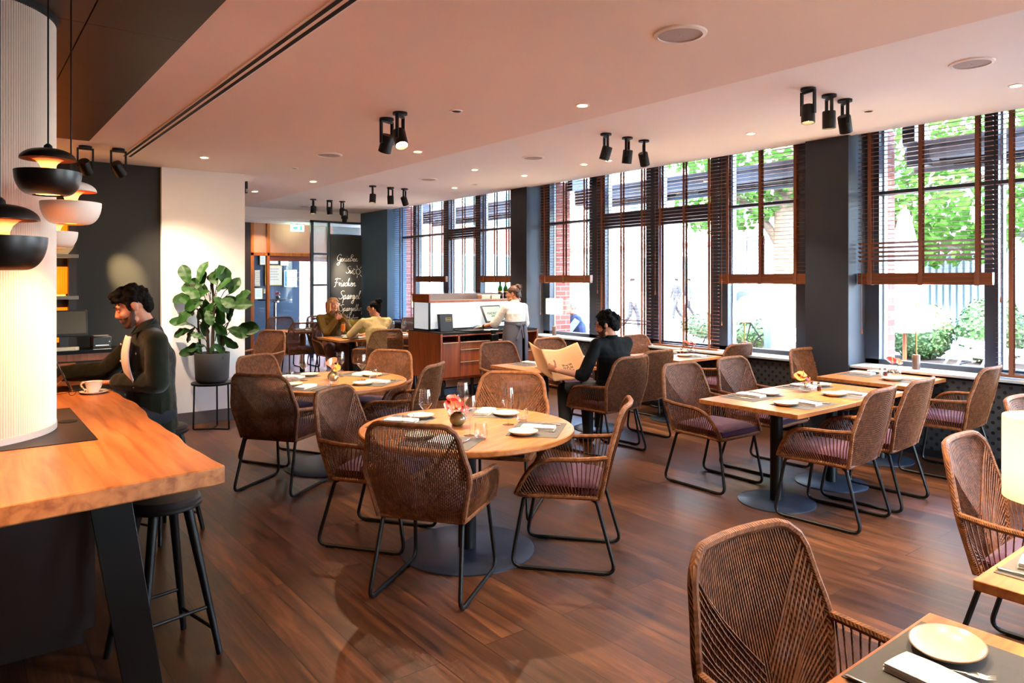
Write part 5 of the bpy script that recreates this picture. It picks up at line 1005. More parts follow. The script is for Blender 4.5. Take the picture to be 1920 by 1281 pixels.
b = MB(); b.grid(lambda a, v: V3(J['nk']).lerp(V3(J['pel']), .10 + .56 * v) + Vector((-.120 - .026 * math.sin(math.pi * min(1, v * 1.1)) - .012 * v, 0, 0)) + Vector((-.012 * math.sin(a * math.pi), (a - .5) * (.07 + .16 * math.sin(math.pi * (.15 + .5 * v))) - .05, 0)), 8, 14)
b.build('white_tee', 'tee', t, angle=180).modifiers.new('t', 'SOLIDIFY').thickness = .01
for sg in (-1, 1):
    b = MB(); b.grid(lambda a, v: V3(J['nk']) + Vector((-.035 - .06 * v, sg * (.05 - .015 * v) - .03 * v, .02 - .075 * v + .02 * a)) + Vector((.07 * a, sg * .045 * a * (1 - .3 * v), .012 * a)), 6, 6); b.build('collar', 'cord', t, angle=180).modifiers.new('t', 'SOLIDIFY').thickness = .008
MB().grid(lambda a, v: V3(J['nk']) + Vector((.068 * math.cos((a - .5) * 3.6), .078 * math.sin((a - .5) * 3.6), -.02 + .055 * v)), 16, 3).build('collar', 'cord', t, angle=180).modifiers.new('t', 'SOLIDIFY').thickness = .008
for k in range(4):
    q = V3(J['nk']).lerp(V3(J['pel']), .2 + .19 * k) + Vector((-.15 - .012 * math.sin(k), .028 - .0 * k, 0)); MB().ell(q, (.004, .007, .007)).build('button', 'button', t)
MB().ell(V3(J['ch']) + Vector((-.112, -.11, .06)), (.004, .005, .008)).build('chest_emblem', 'paperw', t)
B = MB(); legs(B, J, .012); B.cap((1.02, 4.95, .78), (1.02, 5.11, .78), .10, .10); B.remesh('trousers', 'jeans', t, .012, 3); shoes(t, J)
B = MB(); B.ell(P(0, -.024, .052), (.081, .094, .078), bs); B.ell(P(0, .045, .105), (.062, .055, .030), bs); B.ell(P(0, -.082, .005), (.064, .045, .078), bs); B.ell(P(0, -.075, -.04), (.052, .032, .035), bs); rnd = random.Random(5)
for k in range(46): a = rnd.uniform(0, 6.28); h = rnd.uniform(-.1, 1); q = math.sqrt(max(0, 1 - h * h)); B.ell(P(.078 * q * math.cos(a), -.015 + .1 * q * math.sin(a), .062 + .072 * h), (.017, .017, .015), bs, 8, 6)
for q in (-1, 1): B.ell(P(q * .070, .022, .01), (.007, .012, .03), bs)
hair = [v for v in B.v]; B.remesh('hair', 'hair_dk', t, .006, 2, .012, .018)
B = MB(); B.ell(P(0, .031, -.062), (.0555, .0625, .049), bs); B.ell(P(0, .068, -.093), (.031, .027, .027), bs)
for q in (-1, 1): B.cap(P(q * .0665, .004, -.012), P(q * .050, .034, -.066), .010, .019); B.cap(P(q * .046, .03, -.075), P(q * .028, .056, -.095), .024, .022)
B.cap(P(-.022, .092, -.040), P(.022, .092, -.040), .0065, .0065, n=8); B.remesh('beard', 'beard', t, .0045, 2)
# ---- man reading the newspaper
J = dict(pel=(4.95, 4.80, .55), ch=(4.92, 4.72, .90), nk=(4.90, 4.74, 1.105), sL=(4.73, 4.76, 1.04), sR=(5.10, 4.72, 1.04), eL=(4.60, 4.80, .755), wL=(4.43, 4.98, .80), eR=(5.16, 4.90, .775), wR=(4.99, 5.06, .81),
    head=(4.865, 4.77, 1.215), f=(-.55, .78, -.30), up=(-.1, .15, 1), hL=(4.86, 4.82, .54), hR=(5.04, 4.82, .54), kL=(4.74, 5.22, .56), kR=(5.06, 5.24, .56), aL=(4.63, 5.08, .09), aR=(5.05, 5.2, .09), footL=(-.3, 1, 0), footR=(0, 1, 0), w=1.0,
    dL=((-.25, .75, .25), (-.9, -.2, .1), (.1, .2, .9), .55), dR=((-.55, .7, .1), (.7, .3, .3), (-.1, .1, .9), .55))
t, P, bs = person('man with black curly hair in a black shirt reading a newspaper', J); face(t, P, bs, 1, True)
B = MB(); torso(B, J, .015, .02); arms(B, J, .014, dict(L=1.12, R=1.12), 1.1); B.remesh('black_shirt', 'shirtb', t, .0085, 3, .01, .08)
MB().grid(lambda a, v: V3(J['nk']) + Vector((.066 * math.cos((a - .5) * 4.6 - 1.3), .066 * math.sin((a - .5) * 4.6 - 1.3), -.03 + .05 * v)), 18, 3).build('collar', 'shirtb', t, angle=180).modifiers.new('t', 'SOLIDIFY').thickness = .008
B = MB(); legs(B, J, .014); B.cap((4.86, 4.8, .57), (5.04, 4.8, .57), .12, .12); B.remesh('trousers', 'jeans', t, .01, 3); shoes(t, J)
B = MB(); B.ell(P(0, -.03, .048), (.088, .100, .086), bs); B.ell(P(0, -.085, -.01), (.075, .05, .075), bs); rnd = random.Random(9)
for k in range(64): a = rnd.uniform(0, 6.28); h = rnd.uniform(-.75, 1); q = math.sqrt(max(0, 1 - h * h)); pp = (.086 * q * math.cos(a), -.03 + .108 * q * math.sin(a), .04 + .092 * h); B.ell(P(*pp), (.021, .021, .019), bs, 8, 6) if not (pp[1] > .035 and pp[2] < .075) else None
B.remesh('hair', 'hair_blk', t, .006, 2, .010, .02)
B = MB(); B.ell(P(0, .031, -.062), (.0555, .0625, .049), bs); B.ell(P(0, .068, -.093), (.031, .027, .027), bs)
for q in (-1, 1): B.cap(P(q * .0665, .004, -.012), P(q * .050, .034, -.066), .010, .019); B.cap(P(q * .046, .03, -.075), P(q * .028, .056, -.095), .024, .022)
B.cap(P(-.022, .092, -.040), P(.022, .092, -.040), .0065, .0065, n=8); B.remesh('beard', 'beard', t, .0045, 2)
g = thing('newspaper', 'open salmon coloured newspaper held by the reading man', 'newspaper', (0, 0, 0))
TL, TR, BR, BL = Vector((4.475, 5.255, .972)), Vector((4.90, 5.20, 1.02)), Vector((4.90, 4.99, .72)), Vector((4.40, 4.98, .70)); OL, OB = Vector((4.53, 5.52, 1.03)), Vector((4.43, 5.25, .78))
def page(u, v): return TL.lerp(TR, u).lerp(BL.lerp(BR, u), v) + Vector((0, .02, -.035)) * math.sin(math.pi * u) * (1 - .5 * v) + Vector((0, 0, .004 * math.sin(u * 9)))
def page2(u, v): return TL.lerp(OL, u).lerp(BL.lerp(OB, u), v) + Vector((.012, 0, -.012)) * math.sin(math.pi * u)
MB().grid(page, 24, 16).build('page', 'paper', g, angle=180).modifiers.new('t', 'SOLIDIFY').thickness = .003
MB().grid(page2, 10, 12).build('page', 'paper', g, angle=180).modifiers.new('t', 'SOLIDIFY').thickness = .003
def onpage(u, v, d=.0035): e = .01; n = (page(u + e, v) - page(u - e, v)).cross(page(u, v + e) - page(u, v - e)).normalized(); n = n if n.y < 0 else -n; return page(u, v) + n * d
b = MB()
def strip(u0, u1, v, h): b.grid(lambda a, c: onpage(lerp(u0, u1, a), v + h * (c - .5)), 10, 1)
strip(.03, .97, .20, .006); strip(.05, .4, .1, .012); strip(.70, .92, .46, .012)
for k in range(16): strip(.05, .34, .26 + k * .042, .008)
for k in range(7): strip(.38, .66, .25 + k * .04, .007); strip(.70, .95, .26 + k * .025, .006)
for k in range(10): strip(.70, .95, .5 + k * .045, .007)
b.build('print', mat('faded_print', '#a8845e', .9), g, angle=180)
b = MB()
def stroke(pts): b.tube([onpage(.52 + .13 * x, .66 + .17 * y) for x, y in pts], .0034, 5)
stroke([(.25 * math.cos(k * .4 + .6), .45 * math.sin(k * .4 + .6)) for k in range(14)]); stroke([(.05, 0), (.3, 0), (.3, .5)])
for x in (-.9, -.6, .55, .85):
    for y in (-.75, -.2, .4, .85): stroke([(x - .1, y - .12), (x + .1, y - .1), (x - .08, y + .1), (x + .12, y + .12)])
stroke([(-.3, -.8), (0, -.65), (.3, -.85)]); stroke([(-.3, .85), (0, .7), (.3, .85)])
b.build('crest_print', 'ink', g, angle=180)
# ---- blond woman
J = dict(pel=(4.88, 10.98, .54), ch=(4.83, 10.94, .88), nk=(4.80, 10.90, 1.10), sL=(5.01, 10.90, 1.03), sR=(4.62, 10.92, 1.03), eL=(5.02, 10.62, .80), eR=(4.62, 10.66, .80), wL=(4.88, 10.66, 1.03), wR=(4.80, 10.68, 1.02),
    head=(4.79, 10.80, 1.235), f=(.12, -1, .08), hL=(4.97, 10.92, .54), hR=(4.79, 10.92, .54), kL=(4.86, 10.50, .57), kR=(4.62, 10.56, .57), aL=(4.90, 10.55, .1), aR=(4.68, 10.6, .1), footL=(0, -1, 0), footR=(0, -1, 0), w=.92, hk=.97,
    dL=((-.85, .1, .45), (.1, -1, .2), (.2, .1, .9), .75), dR=((.85, .05, .35), (0, -1, .2), (-.1, .1, .9), .65))
t, P, bs = person('blond woman in an olive mustard roll neck resting her chin on her hands', J); face(t, P, bs, .97, False, 'hair_bl')
B = MB(); torso(B, J, .012, .05); arms(B, J, .014, dict(L=1.88, R=1.86), 1.08); B.cap(V3(J['nk']) - Vector((0, 0, .03)), V3(J['nk']) + Vector((0, -.012, .055)), .072, .062); B.remesh('roll_neck_sweater', 'mustard', t, .0085, 3, .008, .06)
B = MB(); legs(B, J, .014); B.cap((4.79, 10.98, .56), (4.97, 10.98, .56), .12, .12); B.remesh('trousers', 'beige', t, .011, 3); shoes(t, J)
B = MB(); B.ell(P(0, -.022, .050), (.083, .097, .080), bs); B.ell(P(0, .02, .092), (.07, .07, .036), bs)
for q in (-1, 1):
    B.cap(P(q * .066, .03, .06), P(q * .078, .03, -.085), .022, .026, flat=.8); B.cap(P(q * .076, -.02, .04), P(q * .082, -.015, -.10), .03, .03); B.cap(P(q * .05, -.07, .03), P(q * .055, -.065, -.10), .04, .036); B.cap(P(q * .01, .07, .098), P(q * .058, .062, .06), .016, .018)
B.remesh('bob_hair', 'hair_bl', t, .006, 3, .006, .03)
# ---- woman seen from behind, khaki jacket
J = dict(pel=(4.88, 9.44, .54), ch=(4.90, 9.50, .88), nk=(4.93, 9.58, 1.085), sL=(4.72, 9.58, 1.02), sR=(5.12, 9.56, 1.02), eL=(4.62, 9.78, .825), eR=(5.16, 9.80, .825), wL=(4.80, 9.95, .815), wR=(5.02, 9.98, .815),
    head=(4.95, 9.66, 1.21), f=(-.55, .83, -.03), hL=(4.79, 9.5, .54), hR=(4.97, 9.5, .54), kL=(4.76, 9.92, .57), kR=(4.98, 9.92, .57), aL=(4.78, 9.85, .1), aR=(4.98, 9.85, .1), footL=(0, 1, 0), footR=(0, 1, 0), w=.93, hk=.97,
    dL=((.4, .8, .0), (0, 0, 1), (.5, 0, 0), .3), dR=((-.4, .8, 0), (0, 0, 1), (-.5, 0, 0), .3))
t, P, bs = person('woman with a dark curly top knot and round glasses in a khaki jacket, back turned', J, 'skin2'); face(t, P, bs, .97)
B = MB(); torso(B, J, .018, .05); arms(B, J, .016, dict(L=1.85, R=1.85), 1.12); B.remesh('khaki_jacket', 'khaki', t, .0085, 3, .01, .08)
MB().grid(lambda a, v: V3(J['nk']) + Vector(((.07 + .012 * (1 - v)) * math.cos((a - .5) * 4.8 - 1.2), (.07 + .012 * (1 - v)) * math.sin((a - .5) * 4.8 - 1.2), -.045 + .06 * v)), 18, 3).build('collar', 'khaki', t, angle=180).modifiers.new('t', 'SOLIDIFY').thickness = .01
B = MB(); legs(B, J, .014); B.cap((4.79, 9.46, .56), (4.97, 9.46, .56), .12, .12); B.remesh('trousers', 'jeans', t, .011, 3); shoes(t, J)
B = MB(); B.ell(P(0, -.022, .048), (.080, .095, .078), bs); B.ell(P(0, -.075, -.015), (.058, .04, .06), bs); rnd = random.Random(3)
for k in range(26): a = rnd.uniform(0, 6.28); h = rnd.uniform(-1, 1); q = math.sqrt(1 - h * h); B.ell(P(.042 * q * math.cos(a), -.075 + .042 * q * math.sin(a), .115 + .036 * h), (.017, .017, .016), bs, 8, 6)
B.remesh('top_knot_hair', 'hair_dk', t, .006, 2, .010, .02)
b = MB()
for q in (-1, 1): b.tube([P(q * .034 + .026 * math.cos(k * .3927), .098, .008 + .026 * math.sin(k * .3927)) for k in range(16)], .0018, 6, closed=True); b.tube([P(q * .06, .095, .012), P(q * .078, .0, .01)], .0016, 6)
b.build('round_glasses', 'gold', t)
# ---- waitress at the station
J = dict(pel=(6.20, 7.84, .92), ch=(6.20, 7.85, 1.17), nk=(6.20, 7.86, 1.345), sL=(6.062, 7.885, 1.258), sR=(6.338, 7.835, 1.258), eL=(5.985, 8.03, 1.03), eR=(6.44, 7.92, 1.02), wL=(5.915, 8.23, .975), wR=(6.38, 8.10, 1.0),
    head=(6.19, 7.89, 1.445), f=(-.62, .78, -.06), hL=(6.11, 7.85, .88), hR=(6.29, 7.83, .88), kL=(6.10, 7.87, .48), kR=(6.29, 7.86, .48), aL=(6.10, 7.83, .09), aR=(6.29, 7.83, .09), footL=(-.2, 1, 0), footR=(.1, 1, 0), w=.86, hk=.94,
    dL=((-.55, .75, -.12), (-.2, .1, 1), (.6, .5, 0), .25), dR=((-.2, .9, 0), (0, 0, 1), (-1, 0, 0), .3))
t, P, bs = person('waitress with a dark bun in a white shirt and charcoal apron at the waiter station', J, 'skin2'); face(t, P, bs, .94)
B = MB(); torso(B, J, .018, .0); arms(B, J, .016, dict(L=1.1, R=1.2), 1.05); B.remesh('white_shirt', 'shirtw', t, .008, 3, .014, .07)
MB().grid(lambda a, v: V3(J['nk']) + Vector(((.06 + .004 * (1 - v)) * math.cos((a - .5) * 5.2 - 1.2), (.06 + .004 * (1 - v)) * math.sin((a - .5) * 5.2 - 1.2), -.04 + .06 * v)), 18, 3).build('collar', 'shirtw', t, angle=180).modifiers.new('t', 'SOLIDIFY').thickness = .007
b = MB(); b.grid(lambda a, v: Vector((6.20 + (.165 + .035 * math.sin(min(1, v * 2.2) * 1.57) + .010 * math.sin(a * 40) * v) * math.cos(a * 6.0 - 1.3), 7.845 + (.125 + .03 * math.sin(min(1, v * 2.2) * 1.57) + .008 * math.sin(a * 34) * v) * math.sin(a * 6.0 - 1.3), 1.045 - .60 * v)), 60, 16)
b.build('apron', 'apron', t, angle=180).modifiers.new('t', 'SOLIDIFY').thickness = .008
MB().lathe([(.168, -.025), (.172, 0), (.168, .025)], 40, T=Matrix.Translation((6.20, 7.845, 1.035)) @ Matrix.Diagonal((1, .78, 1, 1))).build('apron_waistband', 'apron', t)
B = MB(); B.ell((6.15, 7.705, 1.02), (.045, .018, .024)); B.ell((6.23, 7.705, 1.025), (.045, .018, .026)); B.cap((6.19, 7.705, 1.01), (6.11, 7.69, .82), .014, .016); B.cap((6.19, 7.705, 1.01), (6.22, 7.69, .84), .014, .016); B.remesh('apron_bow', 'apron', t, .007, 2)
B = MB(); legs(B, J, .01); B.remesh('trousers', 'jeans', t, .011, 3); shoes(t, J)
B = MB(); B.ell(P(0, -.022, .046), (.078, .094, .076), bs); B.ell(P(0, -.08, -.02), (.055, .035, .05), bs); B.ell(P(0, -.085, .105), (.042, .042, .038), bs)
for k in range(12): a = k * .524; B.cap(P(.03 * math.cos(a), -.085 + .03 * math.sin(a), .11), P(.055 * math.cos(a), -.095 + .05 * math.sin(a), .125 - .04 * (k % 3)), .012, .006)
B.cap(P(.02, -.1, .06), P(.03, -.125, -.06), .012, .006); B.remesh('bun_hair', 'hair_br', t, .006, 2, .008, .025)
MB().lathe([(.034, -.011), (.036, 0), (.034, .011)], 20, T=Matrix.Translation(V3(J['wL']).lerp(V3(J['eL']), .12)) @ (V3(J['eL']) - V3(J['wL'])).to_track_quat('Z', 'Y').to_matrix().to_4x4() @ Matrix.Diagonal((.95, .95, 1, 1))).build('watch_strap', 'black', t)
# drinks at the women's table
g = thing('cocktail_glass', 'tall stemmed glass with orange drink before the blond woman', 'drink', (4.70, 10.22, .75), 0); MB().lathe([(.034, 0), (.034, .002), (.004, .008), (.0035, .09)], 20).build('stem', 'water', g)
b = MB().lathe([(.005, .088), (.036, .13), (.037, .15), (.03, .24)], 28); b.f = [f for f in b.f if len(f) < 8]; b.mi = [0] * len(b.f); b.build('bowl', 'glass', g); MB().lathe([(.001, .09), (.034, .13), (.035, .15), (.031, .21), (.001, .21)], 24).build('drink', mat('orange_drink', '#e07a10', .25, emit='#ff8a10', es=.0), g)
# ---- people outside
J = dict(pel=(9.0, 9.45, .42), ch=(8.93, 9.47, .78), nk=(8.86, 9.5, 1.0), sL=(8.80, 9.32, .94), sR=(8.92, 9.68, .94), eL=(8.62, 9.40, .70), eR=(8.66, 9.75, .70), wL=(8.52, 9.56, .85), wR=(8.5, 9.68, .85), head=(8.80, 9.52, 1.13), f=(-.9, .3, -.25), hL=(8.98, 9.36, .42), hR=(9.0, 9.54, .42),
    kL=(8.56, 9.42, .42), kR=(8.58, 9.66, .42), aL=(8.6, 9.42, .04), aR=(8.6, 9.66, .04), footL=(-1, 0, 0), footR=(-1, 0, 0), dL=((-.5, .4, .6), (-.5, -.5, .2), (0, 0, 1), .6), dR=((-.5, -.3, .6), (-.5, .5, .2), (0, 0, 1), .6), w=1.05)
t, P, bs = person('grey haired man in a blue quilted vest sitting outside by the brick pier', J, 'skin3', voxel=.008); face(t, P, bs)
B = MB(); arms(B, J, .014, 1.9, 1.1); B.remesh('striped_shirt', 'stripe', t, .01, 2); B = MB(); torso(B, J, .03, .02); B.remesh('quilted_vest', 'vest', t, .01, 3)
B = MB(); legs(B, J, .014); B.remesh('trousers', 'vest', t, .012, 3); shoes(t, J); B = MB(); B.ell(P(0, -.024, .05), (.080, .096, .078), bs); B.ell(P(0, -.08, -.0), (.064, .04, .06), bs); B.remesh('hair', 'hair_gr', t, .008, 2, .01, .03)
def walker(label, top, x, y, rz):
    J = dict(pel=(0, 0, .95), ch=(0, 0, 1.25), nk=(0, 0, 1.47), sL=(-.19, 0, 1.4), sR=(.19, 0, 1.4), eL=(-.24, -.06, 1.13), eR=(.24, .08, 1.13), wL=(-.23, .04, .9), wR=(.22, .14, .92), head=(0, .03, 1.62), f=(0, 1, 0), hL=(-.09, 0, .92), hR=(.09, 0, .92), kL=(-.09, .16, .5), kR=(.09, -.04, .5), aL=(-.09, .2, .09), aR=(.09, -.3, .13), footL=(0, 1, 0), footR=(0, 1, -.3), dL=((0, .1, -1), (-1, 0, 0), (0, 1, 0), .2), dR=((0, .1, -1), (1, 0, 0), (0, 1, 0), .2))
    t, P, bs = person(label, J, 'skin3', voxel=.012); t['group'] = 'pedestrians across the street'; B = MB(); torso(B, J, .02); arms(B, J, .015, 1.9); B.remesh('jacket', top, t, .014, 2); B = MB(); legs(B, J, .014); B.remesh('trousers', 'jeans', t, .014, 2); B = MB(); B.ell(P(0, -.02, .05), (.08, .095, .078), bs); B.remesh('hair', 'hair_dk', t, .012, 1); t.location = (x, y, -.05); t.rotation_euler = (0, 0, R(rz)); return t
walker('distant pedestrian in dark clothes pulling a suitcase across the street', 'jeans', 24.0, 19.4, 70); walker('distant pedestrian in blue walking just ahead of the suitcase', 'vest', 25.2, 19.7, 60); walker('distant pedestrian in pale clothes outside, seen above the reading man', 'canvasw', 18.2, 16.6, 200)
g = thing('suitcase', 'dark rolling suitcase behind the distant pedestrian', 'suitcase', (23.5, 20.0, -.05), 30); MB().box(-.2, .2, -.12, .12, 0, .6, Matrix.Rotation(.4, 4, 'Y')).build('shell', 'black', g, True, bevel=.03); MB().tube([(0, 0, .55), (.45, 0, .95)], .012, 6).build('handle', 'steel', g)
# ================================================================ OUTSIDE
struct(bx('ground_outside', 'pave', 7.5, 60, -30, 90, -.2, -.05), 'pale paved street outside')
rnd = random.Random(21)
def leaf_cloud(c, r, n, size, inner=.45, flat=1.0):
    b = MB()
    for k in range(n):
        d = Vector((rnd.gauss(0, 1), rnd.gauss(0, 1), rnd.gauss(0, 1))).normalized(); q = rnd.uniform(inner, 1) ** .6
        p = Vector(c) + Vector((d.x * r[0], d.y * r[1], d.z * r[2])) * q; a = Vector((rnd.gauss(0, 1), rnd.gauss(0, 1), rnd.gauss(0, .6))).normalized(); n_ = (d + Vector((rnd.gauss(0, .5), rnd.gauss(0, .5), .5))).normalized(); s_ = a.cross(n_).normalized(); a = n_.cross(s_); L = size * rnd.uniform(.7, 1.3)
        b.add([p - a * L * .5, p + s_ * L * .32, p + a * L * .5 - n_ * L * .12, p - s_ * L * .32], [(0, 1, 2, 3)])
    return b
def tree(x, y, r, h, label, crowns, branches):
    t = thing('street_tree', label, 'tree', (x, y, -.05)); b = MB().tube(spl([(0, 0, 0), (.02, 0, h * .4), (.0, .03, h * .75), (-.05, 0, h)], 6), [r * 1.15 - r * .4 * k / 18 for k in range(19)], 18); b.build('trunk', 'bark_out', t)
    for pts, rr in branches: MB().tube(spl(pts, 6), [rr * (1 - .7 * k / (6 * (len(pts) - 1))) for k in range(6 * (len(pts) - 1) + 1)], 10).build('branch', 'bark_out', t)
    m = MB()
    for c, rr, n in crowns: q = leaf_cloud(c, rr, n, .17); m.add(q.v, q.f)
    m.build('crown', 'foliage', t, False)
tree(12.33, 7.37, .23, 5.5, 'thick street tree trunk with pale green leaves outside the middle window', [((0, .3, 4.6), (2.2, 2.6, 1.3), 2400), ((-.3, 1.2, 3.1), (.8, 1.2, .5), 420), ((.3, .2, 3.4), (.9, 1.1, .5), 400)], [([(0, .05, 2.2), (-.1, .4, 2.8), (-.2, .9, 3.3), (-.3, 1.6, 3.8)], .10), ([(0, 0, 3.2), (.3, -.5, 4), (.5, -1.2, 4.6)], .09)])
tree(13.6, 6.35, .2, 5.0, 'leafy street tree whose branches fill the hedge window', [((.2, -1.7, 3.3), (1.5, 1.9, 1.1), 1900), ((.4, -2.4, 4.6), (2, 2.2, 1.0), 900), ((.0, -1.2, 2.4), (.8, 1.1, .5), 380)], [([(0, 0, 2.4), (.1, -.6, 2.9), (.2, -1.6, 3.4), (.3, -2.6, 3.7)], .08)])
def shrub(x, y, r, label, ball=True, n=2600, size=.055, h=None):
    t = thing('hedge', label, 'hedge', (x, y, 0), 0, 'clipped hedges outside'); q = leaf_cloud((0, 0, .27 + r[2]), r, n, size, .82); MB().ell((0, 0, .27 + r[2]), tuple(v * .9 for v in r), None, 20, 14).build('core', 'hedge', t); q.build('foliage', 'hedge', t, False)
shrub(12.85, 5.22, (.56, .50, .50), 'round clipped hedge ball behind the lamp on the sill'); shrub(13.0, 4.22, (.6, .49, .56), 'round clipped hedge ball behind the lamp reflection'); shrub(12.8, 2.9, (.6, .7, .95), 'tall clipped hedge at the picture edge')
shrub(13.6, 9.9, (.5, .9, .32), 'low green shrub behind the blinds above the pale flowers', n=1200, size=.08); shrub(12.7, 8.2, (.4, .7, .3), 'low green shrub around the pale blue ring', n=1200, size=.08); shrub(13.2, 7.2, (.5, .6, .3), 'low green shrub at the foot of the tree', n=1000, size=.08)
for x, y, l, lb in ((12.75, 5.2, 1.3, 'long blue grey planter under the first hedge ball'), (12.9, 3.6, 1.75, 'long blue grey planter under the second hedge ball')):
    t = thing('planter', lb, 'planter', (x, y, -.05), 0, 'hedge planters'); b = MB().box(-.4, .4, -l / 2, l / 2, 0, .36); b.build('box', 'planter', t, True, bevel=.01); MB().box(-.37, .37, -l / 2 + .03, l / 2 - .03, .36, .365).build('soil', 'soil', t, False)
def slat_chair(x, y, rz, lb):
    t = thing('garden_chair', lb, 'chair', (x, y, -.05), rz, 'white folding garden chairs')
    for s in (-1, 1):
        MB().tube(spl([(s * .2, .22, .0), (s * .2, .05, .3), (s * .2, -.2, .72), (s * .2, -.27, .88)], 4), .014, 8).build('leg', 'whitechair', t); MB().tube(spl([(s * .18, -.25, 0), (s * .18, -.05, .28), (s * .18, .18, .46)], 4), .014, 8).build('leg', 'whitechair', t)
    for k in range(4): MB().box(-.22, .22, -.2 + k * .1, -.12 + k * .1, .45, .468).build('seat_slat', 'whitechair', t, False)
    for k in range(2): MB().box(-.22, .22, -.012, .012, 0, .10, Matrix.Translation((0, -.19 - .045 * k, .66 + k * .125)) @ Matrix.Rotation(R(20), 4, 'X')).build('back_slat', 'whitechair', t, True, bevel=.004)
slat_chair(10.95, 4.13, 40, 'white folding garden chair beside the lamp on the sill'); slat_chair(10.5, 3.75, 60, 'second white folding garden chair tucked behind the first'); slat_chair(9.05, 9.45, 100, 'white garden chair under the outdoor man'); slat_chair(10.9, 6.15, 120, 'white garden chair at the foot of the tree trunk'); slat_chair(10.7, 7.35, 200, 'white garden chair before the pale blue ring')
t = thing('cafe_table', 'small pale outdoor table beside the folding chairs', 'table', (11.3, 3.5, -.05)); MB().box(-.35, .35, -.35, .35, .70, .73).build('top', 'whitechair', t, False); MB().tube([(0, 0, 0), (0, 0, .7)], .03, 10).lathe([(.001, 0), (.22, 0), (.2, .02), (.001, .03)], 24).build('pedestal', 'whitechair', t)
t = thing('shell_chair', 'pink plastic shell chair outside by the pale pier', 'chair', (9.3, 4.35, -.05), 30); b = MB(); b.grid(lambda u, v: Vector(((u - .5) * .46 * (1 - .2 * max(0, v - .5)), -.22 + .42 * min(1, v * 2) + .1 * max(0, v - .5), .45 + .8 * max(0, v - .5) + .1 * (2 * u - 1) ** 2)), 12, 12); b.build('shell', 'pinkplastic', t, angle=180).modifiers.new('t', 'SOLIDIFY').thickness = .01
for sx, sy in ((1, 1), (-1, 1), (1, -1), (-1, -1)): MB().tube([(sx * .14, sy * .14, .45), (sx * .2, sy * .2, 0)], .012, 6).build('leg', 'whitechair', t)
t = thing('ring_sculpture', 'large pale blue ring standing outside the middle window', 'ring', (9.75, 6.5, -.05), 0); q = Vector((.40, .30, 0)).normalized(); d = Vector((.53, .85, 0)).normalized()
MB().tube([d * (.74 * math.cos(k * math.pi / 24)) + Vector((0, 0, .78 + .74 * math.sin(k * math.pi / 24))) for k in range(48)], .075, 4, closed=True, side=(-.85, .53, 0)).build('ring', 'ring', t, angle=30)
t = thing('closed_parasol', 'closed white parasol outside beside the pale pier', 'parasol', (11.62, 4.95, -.05)); MB().tube([(0, 0, 0), (0, 0, 2.85)], .03, 10).build('pole', 'barkpole' if 'barkpole' in M else 'walnut', t); b = MB(); n = 32
b.grid(lambda u, v: Vector(((.05 + .20 * math.sin(math.pi * min(1, v * .62))) * (1 + .18 * math.sin(u * 2 * math.pi * 8)) * math.cos(u * 2 * math.pi), (.05 + .20 * math.sin(math.pi * min(1, v * .62))) * (1 + .18 * math.sin(u * 2 * math.pi * 8)) * math.sin(u * 2 * math.pi), 2.78 - 1.9 * v)), 64, 16); b.build('canopy', 'canvasw', t, angle=180)
for x, y, r, z, lb in ((17.6, 7.5, 1.9, 2.45, 'open grey parasol above the corrugated fence, towards the tree'), (17.0, 3.6, 1.9, 2.6, 'open grey parasol above the corrugated fence, towards the picture edge'), (21.6, 5.6, 2.0, 2.9, 'open grey parasol farther back behind the other two')):
    t = thing('open_parasol', lb, 'parasol', (x, y, -.05), 10, 'open grey parasols outside'); MB().tube([(0, 0, 0), (0, 0, z + .75)], .035, 10).build('pole', 'awning', t)
    b = MB(); b.grid(lambda u, v: Vector((r * v * math.cos(u * 2 * math.pi) * (1 - .04 * (1 + math.cos(u * 16 * math.pi))), r * v * math.sin(u * 2 * math.pi) * (1 - .04 * (1 + math.cos(u * 16 * math.pi))), z + .75 - .75 * v)), 64, 6); b.build('canopy', 'canvas', t, angle=180).modifiers.new('t', 'SOLIDIFY').thickness = .01
    for k in range(8): a = k * math.pi / 4; MB().tube([(0, 0, z - .1), (r * .55 * math.cos(a), r * .55 * math.sin(a), z + .3)], .014, 6).build('rib', 'awning', t)
t = thing('corrugated_fence', 'pale blue corrugated metal fence behind the hedges', 'fence', (19.2, 5, -.05)); b = MB(); b.grid(lambda u, v: Vector((.03 * (1 if (int(u * 320) % 4) < 2 else -1), (u - .5) * 12, 2.3 * v)), 320, 1); b.build('sheet', 'corr', t, False).modifiers.new('t', 'SOLIDIFY').thickness = .02
for k in range(5): MB().box(.04, .12, -6 + 3 * k, -5.92 + 3 * k, 0, 2.3).build('post', 'awning', t, False)
